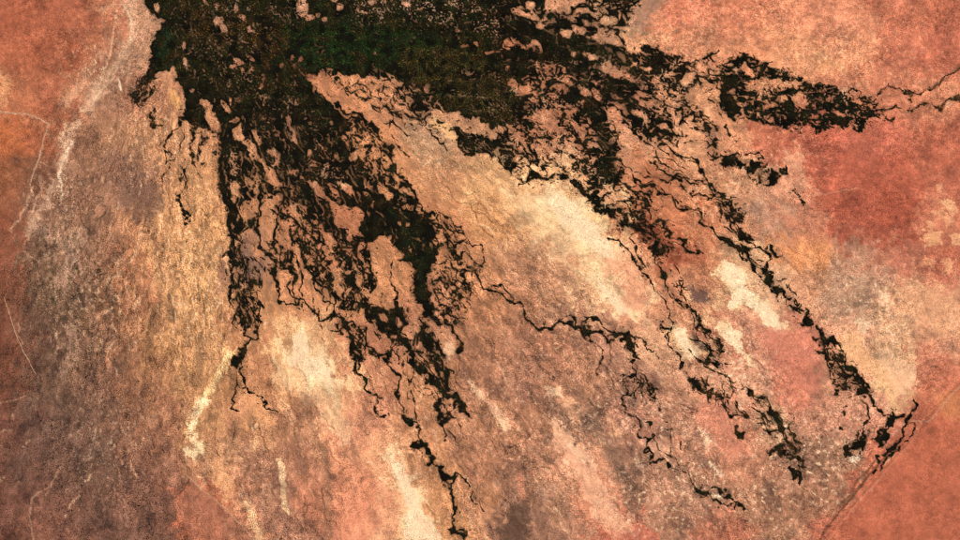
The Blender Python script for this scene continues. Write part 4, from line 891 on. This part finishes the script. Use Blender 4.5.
bare = sstep(0.7, 1.25, -ms - 0.35 * md)             # bare sand
rgb += (rgb * np.array([0.17, 0.20, 0.22], np.float32) + 4) * (np.clip(0.10 + 1.0 * rough, 0, 1) * bare)[..., None]
for (c, amt, f, pts) in PATCH:                       # the strongest soils lie over all of it
    if amt < 0.7 or f < 2.4:
        continue
    w = inner(GG.win(pts, f + 14))
    s = poly_sdf(wx[w] * 0.4 + Xc[w] * 0.6, wy[w] * 0.4 + Yc[w] * 0.6, pts) + 2.0 * md[w] + 1.4 * ms[w] + 1.5
    mixc(w, (255, 217, 176) if c == CREAM else c, (1.0 if c == CREAM else 0.6) * amt * (1 - sstep(-f * 0.35, f * 0.2, s)))
# dark tufts on the pale western scrubland
tf = sstep(0.9, 1.35, unit(fbm(X / 4.5, Y / 7.0, 117, 3, 0.55)) + 0.35 * big) * np.exp(-(((wx - 72) / 42) ** 2 + ((wy - 285) / 95) ** 2))
mixc(allsl, (88, 74, 50), 0.75 * tf)
pl = sstep(0.6, 1.3, unit(fbm((X - 60) / 6.0, Y / 11.0, 118, 4, 0.6))) * np.exp(-(((wx - 75) / 45) ** 2 + ((wy - 290) / 110) ** 2))
mixc(allsl, (188, 142, 114), 0.55 * pl)
# pale salt crusts round old tree islands
fl = np.zeros_like(rough)
for (xx, yy, rr, aa) in FLECK:
    fl = np.maximum(fl, aa * np.exp(-((wx - xx) ** 2 + (wy - yy) ** 2) / (2 * rr ** 2)))
fk = unit(fbm(fu / 3.4, fv / 6.5, 119, 4, 0.62)) * 0.7 + unit(fbm(X / 4.2, Y / 4.2, 120, 4, 0.62)) * 0.7
mixc(allsl, (250, 214, 172), np.clip(fl, 0, 0.9) * sstep(1.15, 1.6, fk))
rgb *= (1 - 0.30 * np.clip(fl, 0, 1) * sstep(1.0, 1.7, -fk))[..., None]
# countless dry creeks run down the fan, some dark with scrub, some floored with pale sand
hr = np.random.default_rng(23)
for k in range(560):
    a0 = hr.uniform(0.18, 2.05); r0 = hr.uniform(170, 840)
    x_, y_ = 185 + r0 * math.cos(a0), -70 + r0 * math.sin(a0)
    if not (0 < x_ < 930 and 60 < y_ < 545):
        continue
    fa = fan[int(np.clip(y_ + MY + 7, 0, X.shape[0] - 1)), int(np.clip(x_ + MX + 7, 0, X.shape[1] - 1))]
    if hr.random() > fa * 1.35 or (x_ - 480) * 0.9 + (330 - y_) > 330:
        continue
    pts = wander(hr, x_, y_, int(hr.integers(9, 34)), 2.6, 0.46, 0.66)
    w = inner(GG.win(pts, 3))
    if rgb[w].size == 0:
        continue
    dd = seg_dist(X[w], Y[w], pts)
    if hr.random() < 0.72:
        wd = hr.uniform(0.5, 0.9); al = hr.uniform(0.15, 0.5)
        rgb[w] *= 1 - (al * sstep(0.16, 0.42, rough[w]) * (1 - sstep(wd * 0.4, wd * 1.3, dd)) * (0.4 + 0.6 * sstep(-1, 0.6, mo[w])))[..., None] * np.array([0.62, 0.64, 0.66], np.float32)
    else:
        wd = hr.uniform(0.9, 2.2); al = hr.uniform(0.25, 0.65)
        mixc(w, (248, 204, 158), al * sstep(0.16, 0.42, rough[w]) * (1 - sstep(wd * 0.35, wd * 1.2, dd)) * sstep(-0.5, 0.9, mo[w] + 0.5 * fine[w]))
g_ = rgb.mean(axis=2, keepdims=True)
rgb = g_ + (rgb - g_) * 0.97                         # strong colours of the dry season
rgb = 132 + (rgb - 132) * 1.04
rgb = np.clip(rgb, 10, 254)
for (c, amt, wd, pts) in TRACK:                     # tracks, dry valley floors and the scarp foot
    w = inner(GG.win(pts, wd + 6))
    j = 0.3 if pts[0][0] > 860 and pts[0][1] > 300 else 0.9 if wd < 2.2 else 2.0
    d = seg_dist(Xc[w] + j * fbm(X[w] / 7, Y[w] / 7, 91, 2), Yc[w] + j * fbm(X[w] / 7, Y[w] / 7, 92, 2), pts)
    d = d * np.clip(1 + 0.25 * ti[w], 0.6, 1.8)
    mixc(w, c, amt * (1 - sstep(wd * 0.25, wd * 0.85, d)) * (0.45 + 0.55 * sstep(-1.8, 0.0, fine[w] + ti[w])))

# wet ground under the plants, pale crust on the islets among them
iy = np.clip(np.round((Yc - gy[0]) / step).astype(int), 0, len(gy) - 1); ix = np.clip(np.round((Xc - gx[0]) / step).astype(int), 0, len(gx) - 1)
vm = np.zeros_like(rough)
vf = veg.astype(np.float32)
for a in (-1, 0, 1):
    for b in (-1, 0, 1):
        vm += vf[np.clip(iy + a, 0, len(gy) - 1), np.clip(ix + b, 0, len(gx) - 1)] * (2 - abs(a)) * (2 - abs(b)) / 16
sv = sp[iy, ix] * speck_hole[iy, ix]
mixc(allsl, (236, 214, 178), 0.95 * sv * sstep(-1.2, 0.5, fine))
cvs = cov[iy, ix]
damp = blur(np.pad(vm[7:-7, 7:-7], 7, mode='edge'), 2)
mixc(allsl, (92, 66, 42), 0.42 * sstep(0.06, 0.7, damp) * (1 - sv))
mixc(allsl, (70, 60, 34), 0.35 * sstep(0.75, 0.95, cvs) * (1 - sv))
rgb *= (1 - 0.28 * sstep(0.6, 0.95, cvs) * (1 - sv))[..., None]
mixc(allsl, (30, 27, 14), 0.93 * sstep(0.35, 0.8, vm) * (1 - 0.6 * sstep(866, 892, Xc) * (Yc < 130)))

Z = 0.014 * ti + 0.014 * tp + 0.006 * fine + 0.35 * fbm(X / 45, Y / 45, 95, 2)
sc = poly_sdf(X, Y, SCARP)
Z += 0.40 * (1 - sstep(-1.3, 1.3, sc))               # the plain beyond the fault stands higher
inside = (X >= -MX) & (X <= 960 + MX) & (Y >= -MY) & (Y <= 540 + MY)
Z = np.where(inside, Z, np.where(sc < 0, 0.4, 0.0))
soil = lin(np.clip(rgb, 4, 252)) / WHITE


class Nodes:
    """small helper to write node trees as sums"""
    def __init__(self, name, rough_v):
        self.m = bpy.data.materials.new(name); self.m.use_nodes = True
        self.t = self.m.node_tree; self.N = self.t.nodes; self.L = self.t.links
        self.bsdf = self.N['Principled BSDF']
        self.bsdf.inputs['Roughness'].default_value = rough_v
        self.bsdf.inputs['Specular IOR Level'].default_value = 0.1

    def set(self, sock, v):
        if isinstance(v, bpy.types.NodeSocket):
            self.L.new(v, sock)
        else:
            sock.default_value = v

    def attr(self, name, out='Fac'):
        n = self.N.new('ShaderNodeAttribute'); n.attribute_name = name
        return n.outputs[out]

    def noise(self, vec, scale, detail=3.0, rough=0.6, dist=0.0):
        n = self.N.new('ShaderNodeTexNoise')
        self.L.new(vec, n.inputs['Vector'])
        n.inputs['Scale'].default_value = scale; n.inputs['Detail'].default_value = detail
        n.inputs['Roughness'].default_value = rough; n.inputs['Distortion'].default_value = dist
        return n.outputs['Fac']

    def math(self, op, a, b=0.0, c=None):
        n = self.N.new('ShaderNodeMath'); n.operation = op
        self.set(n.inputs[0], a); self.set(n.inputs[1], b)
        if c is not None:
            self.set(n.inputs[2], c)
        return n.outputs[0]

    def ramp(self, v, a, b, lo=0.0, hi=1.0):
        n = self.N.new('ShaderNodeMapRange'); n.interpolation_type = 'SMOOTHSTEP'
        self.set(n.inputs['Value'], v)
        n.inputs['From Min'].default_value = a; n.inputs['From Max'].default_value = b
        n.inputs['To Min'].default_value = lo; n.inputs['To Max'].default_value = hi
        return n.outputs[0]

    def lerp(self, f, a, b):
        n = self.N.new('ShaderNodeMix'); n.data_type = 'FLOAT'
        self.set(n.inputs[0], f); self.set(n.inputs[2], a); self.set(n.inputs[3], b)
        return n.outputs[0]

    def mix(self, f, a, b, mode='MIX'):
        n = self.N.new('ShaderNodeMix'); n.data_type = 'RGBA'; n.blend_type = mode
        self.set(n.inputs[0], f); self.set(n.inputs[6], a); self.set(n.inputs[7], b)
        return n.outputs[2]

    def scale(self, vec, s):
        n = self.N.new('ShaderNodeVectorMath'); n.operation = 'SCALE'
        self.L.new(vec, n.inputs[0]); self.set(n.inputs['Scale'], s)
        return n.outputs[0]


def soil_material():
    k = Nodes('soil', 0.95)
    base = k.attr('soil', 'Color'); rg = k.attr('rough'); fn = k.attr('fan')
    geo = k.N.new('ShaderNodeNewGeometry')
    P = k.scale(geo.outputs['Position'], 1.0 / S); F = k.attr('flow', 'Vector')

    def two(sc, det, ro, di=0.0):
        return k.lerp(fn, k.noise(P, sc, det, ro, di), k.noise(F, sc, det, ro, di))
    t1 = two(1 / 5.0, 5.0, 0.7)
    t2 = k.noise(P, 1 / 1.2, 2.0, 0.6)
    t4 = two(1 / 4.4, 3.0, 0.6)
    t5 = two(1 / 3.4, 3.0, 0.65)
    t6 = k.noise(P, 1 / 40.0, 3.0, 0.6)
    amt = k.math('MULTIPLY_ADD', rg, 1.15, 0.12)
    # grain of the surface, coarser in some districts than in others
    g = k.math('ADD', k.math('MULTIPLY', k.math('SUBTRACT', t1, 0.5), 3.4), k.math('MULTIPLY', k.math('SUBTRACT', t2, 0.5), 3.0))
    g = k.math('MULTIPLY', g, k.ramp(t6, 0.35, 0.65, 0.65, 1.25))
    g = k.math('MULTIPLY_ADD', g, k.math('MULTIPLY_ADD', rg, 1.0, 0.24), 1.0)
    c = k.scale(base, g)
    # scrub: darker, greyer tufts
    scr = k.math('MULTIPLY', k.math('MULTIPLY', k.ramp(t5, 0.46, 0.39), amt), k.ramp(t6, 0.40, 0.58, 0.35, 1.0))
    c = k.mix(scr, c, (0.50, 0.48, 0.45, 1), 'MULTIPLY')
    # pale crust flecks
    flk = k.math('MULTIPLY', k.math('MULTIPLY', k.ramp(t4, 0.57, 0.63), k.math('MULTIPLY_ADD', rg, 1.05, -0.06)), k.ramp(t6, 0.62, 0.42, 0.3, 1.0))
    flk.node.use_clamp = True
    c = k.mix(flk, c, (1.5, 1.55, 1.6, 1), 'MULTIPLY')
    k.L.new(c, k.bsdf.inputs['Base Color'])
    bp = k.N.new('ShaderNodeBump'); bp.inputs['Strength'].default_value = 0.4; bp.inputs['Distance'].default_value = 0.05
    k.L.new(t2, bp.inputs['Height']); k.L.new(bp.outputs[0], k.bsdf.inputs['Normal'])
    return k.m


def leaf_material():
    k = Nodes('foliage', 0.8)
    geo = k.N.new('ShaderNodeNewGeometry')
    P = k.scale(geo.outputs['Position'], 1.0 / S)
    c = k.scale(k.attr('leaf', 'Color'), k.ramp(k.noise(P, 1 / 0.9, 4.0, 0.7), 0.3, 0.7, 0.5, 1.6))
    k.L.new(c, k.bsdf.inputs['Base Color'])
    return k.m


M_SOIL = soil_material()
M_LEAF = leaf_material()


def put(name, verts, faces, attr, colors, mat, smooth=True, extra=()):
    me = bpy.data.meshes.new(name)
    nv, nf, k = len(verts), len(faces), faces.shape[1]
    me.vertices.add(nv); me.loops.add(nf * k); me.polygons.add(nf)
    me.vertices.foreach_set('co', np.ascontiguousarray(verts, np.float32).ravel())
    me.loops.foreach_set('vertex_index', np.ascontiguousarray(faces, np.int32).ravel())
    me.polygons.foreach_set('loop_start', np.arange(0, nf * k, k, dtype=np.int32))
    me.polygons.foreach_set('use_smooth', np.full(nf, smooth))
    ca = me.attributes.new(attr, 'FLOAT_COLOR', 'POINT')
    c4 = np.ones((nv, 4), np.float32); c4[:, :3] = colors
    ca.data.foreach_set('color', c4.ravel())
    for nm_, ty_, fld_, dat_ in extra:
        me.attributes.new(nm_, ty_, 'POINT').data.foreach_set(fld_, np.ascontiguousarray(dat_, np.float32).ravel())
    me.update()
    me.materials.append(mat)
    o = bpy.data.objects.new(name, me)
    col.objects.link(o)
    return o


H, W = X.shape
idx = np.arange(H * W).reshape(H, W)
quads = np.stack([idx[:-1, :-1], idx[1:, :-1], idx[1:, 1:], idx[:-1, 1:]], -1).reshape(-1, 4)
pos = np.stack([(X - 480) * S, (270 - Y) * S, Z], -1).reshape(-1, 3)
csoil = soil.reshape(-1, 3)
arough = (rough * (1 - sstep(0.4, 0.8, vm))).ravel(); afan = np.clip(fan, 0, 1).ravel()
aflow = np.stack([fu * 1.2, fv * 0.42, 0 * fu], -1).reshape(-1, 3)
district = np.zeros((H, W), np.int32)
for i, (nm, lab, pts) in enumerate(DISTRICT):
    s = poly_sdf(wx * 0.4 + Xc * 0.6, wy * 0.4 + Yc * 0.6, pts) if nm != 'red_plain' else poly_sdf(Xc, Yc, pts)
    district[(s < 0) & inside] = i + 1
fd = district[:-1, :-1].reshape(-1)
for i in range(len(DISTRICT) + 1):
    f = quads[fd == i]
    if not len(f):
        continue
    u, inv = np.unique(f, return_inverse=True)
    nm, lab = ('ground', 'dry reddish brown delta floor with scrub and rills') if i == 0 else DISTRICT[i - 1][:2]
    o = put(nm, pos[u], inv.reshape(-1, 4), 'soil', csoil[u], M_SOIL, True, [('rough', 'FLOAT', 'value', arough[u]), ('fan', 'FLOAT', 'value', afan[u]), ('flow', 'FLOAT_VECTOR', 'vector', aflow[u])])
    o['kind'] = 'structure'; o['label'] = lab; o['category'] = nm.replace('_', ' ')

# ------------------------------------------------------------------ tracks: graded sand roads laid over the plain
def track_material():
    k = Nodes('track_sand', 0.95)
    geo = k.N.new('ShaderNodeNewGeometry')
    P = k.scale(geo.outputs['Position'], 1.0 / S)
    c = k.mix(k.ramp(k.noise(P, 1 / 3.0, 4.0, 0.7), 0.35, 0.65), (0.36, 0.19, 0.11, 1), (0.50, 0.30, 0.19, 1))
    k.L.new(c, k.bsdf.inputs['Base Color'])
    return k.m


M_TRACK = track_material()
for (lab, wd, pts) in ROADS:
    p = np.array(pts, float)
    seg = np.hypot(*np.diff(p, axis=0).T); t = np.concatenate([[0], np.cumsum(seg)])
    s = np.arange(0, t[-1], 1.0)
    px = np.interp(s, t, p[:, 0]) + 1.0 * fbm(s / 9, 0 * s + wd, 121, 2); py = np.interp(s, t, p[:, 1]) + 1.0 * fbm(s / 9, 0 * s + wd, 122, 2)
    tx, ty = np.gradient(px), np.gradient(py)
    ln = np.hypot(tx, ty); nx, ny = -ty / ln, tx / ln
    hw = wd * 0.5 * (1 + 0.5 * fbm(s / 4, 0 * s, 123, 2))
    rows = []
    for o_ in (-1, 0, 1):
        qx = px + nx * hw * o_; qy = py + ny * hw * o_
        iy_ = np.clip(np.floor(qy + MY).astype(int) + 7, 0, H - 2); ix_ = np.clip(np.floor(qx + MX).astype(int) + 7, 0, W - 2)
        zz = np.maximum.reduce([Z[iy_, ix_], Z[iy_ + 1, ix_], Z[iy_, ix_ + 1], Z[iy_ + 1, ix_ + 1]]) + 0.012
        rows.append(np.stack([(qx - 480) * S, (270 - qy) * S, zz], -1))
    vv = np.concatenate(rows); n = len(s)
    a = np.arange(n - 1)
    ff = np.concatenate([np.stack([a + n * r, a + n * (r + 1), a + 1 + n * (r + 1), a + 1 + n * r], -1) for r in (0, 1)])
    o = put('track', vv, ff, 'soil', np.ones((len(vv), 3)), M_TRACK)
    o['kind'] = 'structure'; o['label'] = lab; o['category'] = 'track'

# ------------------------------------------------------------------ plants
n_y, n_x = veg.shape[0] // 2, veg.shape[1] // 2
blk = vf[:n_y * 2, :n_x * 2].reshape(n_y, 2, n_x, 2).sum(axis=(1, 3))
jy, jx = np.nonzero(blk >= 2)
full = blk[jy, jx] >= 4
cx = gx[0] + (jx + 0.25) + rng.uniform(-0.18, 0.18, jx.size); cy = gy[0] + (jy + 0.25) + rng.uniform(-0.18, 0.18, jx.size)
# foliage colour by site
leaf = np.tile(np.array([[20.0, 18.0, 9.0]]), (cx.size, 1))
wcx = cx + 10 * fbm(cx / 30, cy / 30, 101, 3); wcy = cy + 10 * fbm(cx / 30, cy / 30, 102, 3)
for (c, amt, f, pts) in LEAF:
    a = amt * (1 - sstep(-f, f, poly_sdf(wcx, wcy, pts)))
    leaf += (np.array(c, float) - leaf) * a[:, None]
iyc = np.clip(np.round((cy - gy[0]) / step).astype(int), 0, len(gy) - 1); ixc = np.clip(np.round((cx - gx[0]) / step).astype(int), 0, len(gx) - 1)
cc_ = cov[iyc, ixc]; th_ = thread[iyc, ixc] | web[iyc, ixc]
leaf += (np.array([66.0, 46.0, 27.0]) - leaf) * (0.75 * (1 - sstep(0.15, 0.5, cc_)) * ~th_)[:, None]
leaf *= (1 + 0.30 * sstep(0.8, 0.95, cc_))[:, None]
var = fbm(cx / 6, cy / 6, 103, 3, 0.7)
t_ = unit(fbm(cx / 16, cy / 16, 104, 4, 0.7)); t2_ = unit(fbm(cx / 11, cy / 11, 105, 4, 0.7))
leaf += (np.array([48.0, 35.0, 16.0]) - leaf) * (0.75 * sstep(0.2, 1.6, t_))[:, None]
leaf += (np.array([22.0, 38.0, 18.0]) - leaf) * (0.7 * sstep(0.4, 1.6, t2_))[:, None]
leaf += (np.array([9.0, 9.0, 5.0]) - leaf) * (0.8 * sstep(0.2, 1.2, -t_))[:, None]
leaf = leaf * (1 + 0.45 * var + 0.35 * rng.normal(0, 1, cx.size) * 0.6)[:, None].clip(0.35, 2.4)
br = (rng.random(cx.size) < 0.10)
leaf[br] = leaf[br] * np.array([1.7, 1.45, 1.2]) + np.array([10, 6, 2])
leaf_lin = lin(np.clip(leaf, 3, 200)) / WHITE

own = np.zeros(cx.size, np.int32); best = np.full(cx.size, 1e9)
for i, (nm, cat, lab, pts) in enumerate(STANDS):
    d = seg_dist(cx, cy, pts if len(pts) > 1 else pts * 2)
    m = d < best
    own[m] = i; best[m] = d[m]
zc = Z[np.clip(np.round(cy + MY).astype(int) + 7, 0, H - 1), np.clip(np.round(cx + MX).astype(int) + 7, 0, W - 1)]
K = 5
ang0 = rng.uniform(0, 6.283, cx.size)
rad = np.where(full, rng.uniform(0.52, 0.76, cx.size), rng.uniform(0.46, 0.54, cx.size)) * S
hgt = rng.uniform(0.5, 1.1, cx.size) * 0.16
th = ang0[:, None] + np.arange(K) * 2 * np.pi / K
r1 = rad[:, None] * rng.uniform(0.85, 1.15, (cx.size, K)); r2 = r1 * rng.uniform(0.5, 0.8, (cx.size, K))
bx = ((cx - 480) * S)[:, None]; by = ((270 - cy) * S)[:, None]
v = np.zeros((cx.size, 2 * K + 1, 3), np.float32)
v[:, :K, 0] = bx + r1 * np.cos(th); v[:, :K, 1] = by + r1 * np.sin(th); v[:, :K, 2] = zc[:, None] - 0.02
v[:, K:2 * K, 0] = bx + r2 * np.cos(th + 0.4); v[:, K:2 * K, 1] = by + r2 * np.sin(th + 0.4); v[:, K:2 * K, 2] = zc[:, None] + hgt[:, None] * rng.uniform(0.6, 0.95, (cx.size, K))
v[:, 2 * K, 0] = bx[:, 0]; v[:, 2 * K, 1] = by[:, 0]; v[:, 2 * K, 2] = zc + hgt
ft = []
for k in range(K):
    k2 = (k + 1) % K
    ft += [(k, k2, K + k2), (k, K + k2, K + k), (K + k, K + k2, 2 * K)]
ft = np.array(ft)
def clump_mesh(name, sel):
    vv = v[sel].reshape(-1, 3)
    ff = (ft[None] + (np.arange(sel.size) * (2 * K + 1))[:, None, None]).reshape(-1, 3)
    return put(name, vv, ff, 'leaf', np.repeat(leaf_lin[sel], 2 * K + 1, axis=0), M_LEAF, smooth=True)


def groves(sel):
    """split a stand into the groves that stand apart from one another"""
    cells = {(int(a), int(c)): k for a, c, k in zip(jy[sel], jx[sel], sel)}
    out = []
    while cells:
        key, k = cells.popitem()
        todo = [key + (k,)]; got = [k]
        while todo:
            a, c, me_k = todo.pop()
            for da in (-1, 0, 1):
                for dc in (-1, 0, 1):
                    n_ = cells.get((a + da, c + dc))
                    if n_ is not None and abs(cx[n_] - cx[me_k]) + abs(cy[n_] - cy[me_k]) < 1.75:
                        del cells[(a + da, c + dc)]
                        got.append(n_); todo.append((a + da, c + dc, n_))
        out.append(np.array(got))
    return out


for i, (nm, cat, lab, pts) in enumerate(STANDS):
    sel = np.nonzero(own == i)[0]
    if not sel.size:
        print('EMPTY STAND', lab); continue
    if 'swamp' in nm:                                # one unbroken mass
        o = clump_mesh(nm, sel); o['kind'] = 'stuff'
    else:                                            # a strand made of separate groves
        o = bpy.data.objects.new(nm, None)
        o.empty_display_size = 0.5
        o.location = ((cx[sel].mean() - 480) * S, (270 - cy[sel].mean()) * S, 0)
        col.objects.link(o)
        loose = []
        for g_ in groves(sel):
            if g_.size >= 8:
                p_ = clump_mesh('grove', g_)
                p_.parent = o; p_.matrix_parent_inverse.translation = -o.location
            else:
                loose.append(g_)
        if loose:
            p_ = clump_mesh('scattered_bush', np.concatenate(loose))
            p_.parent = o; p_.matrix_parent_inverse.translation = -o.location; p_['kind'] = 'stuff'
    o['label'] = lab; o['category'] = cat
print('clumps', cx.size, 'ground quads', len(quads))
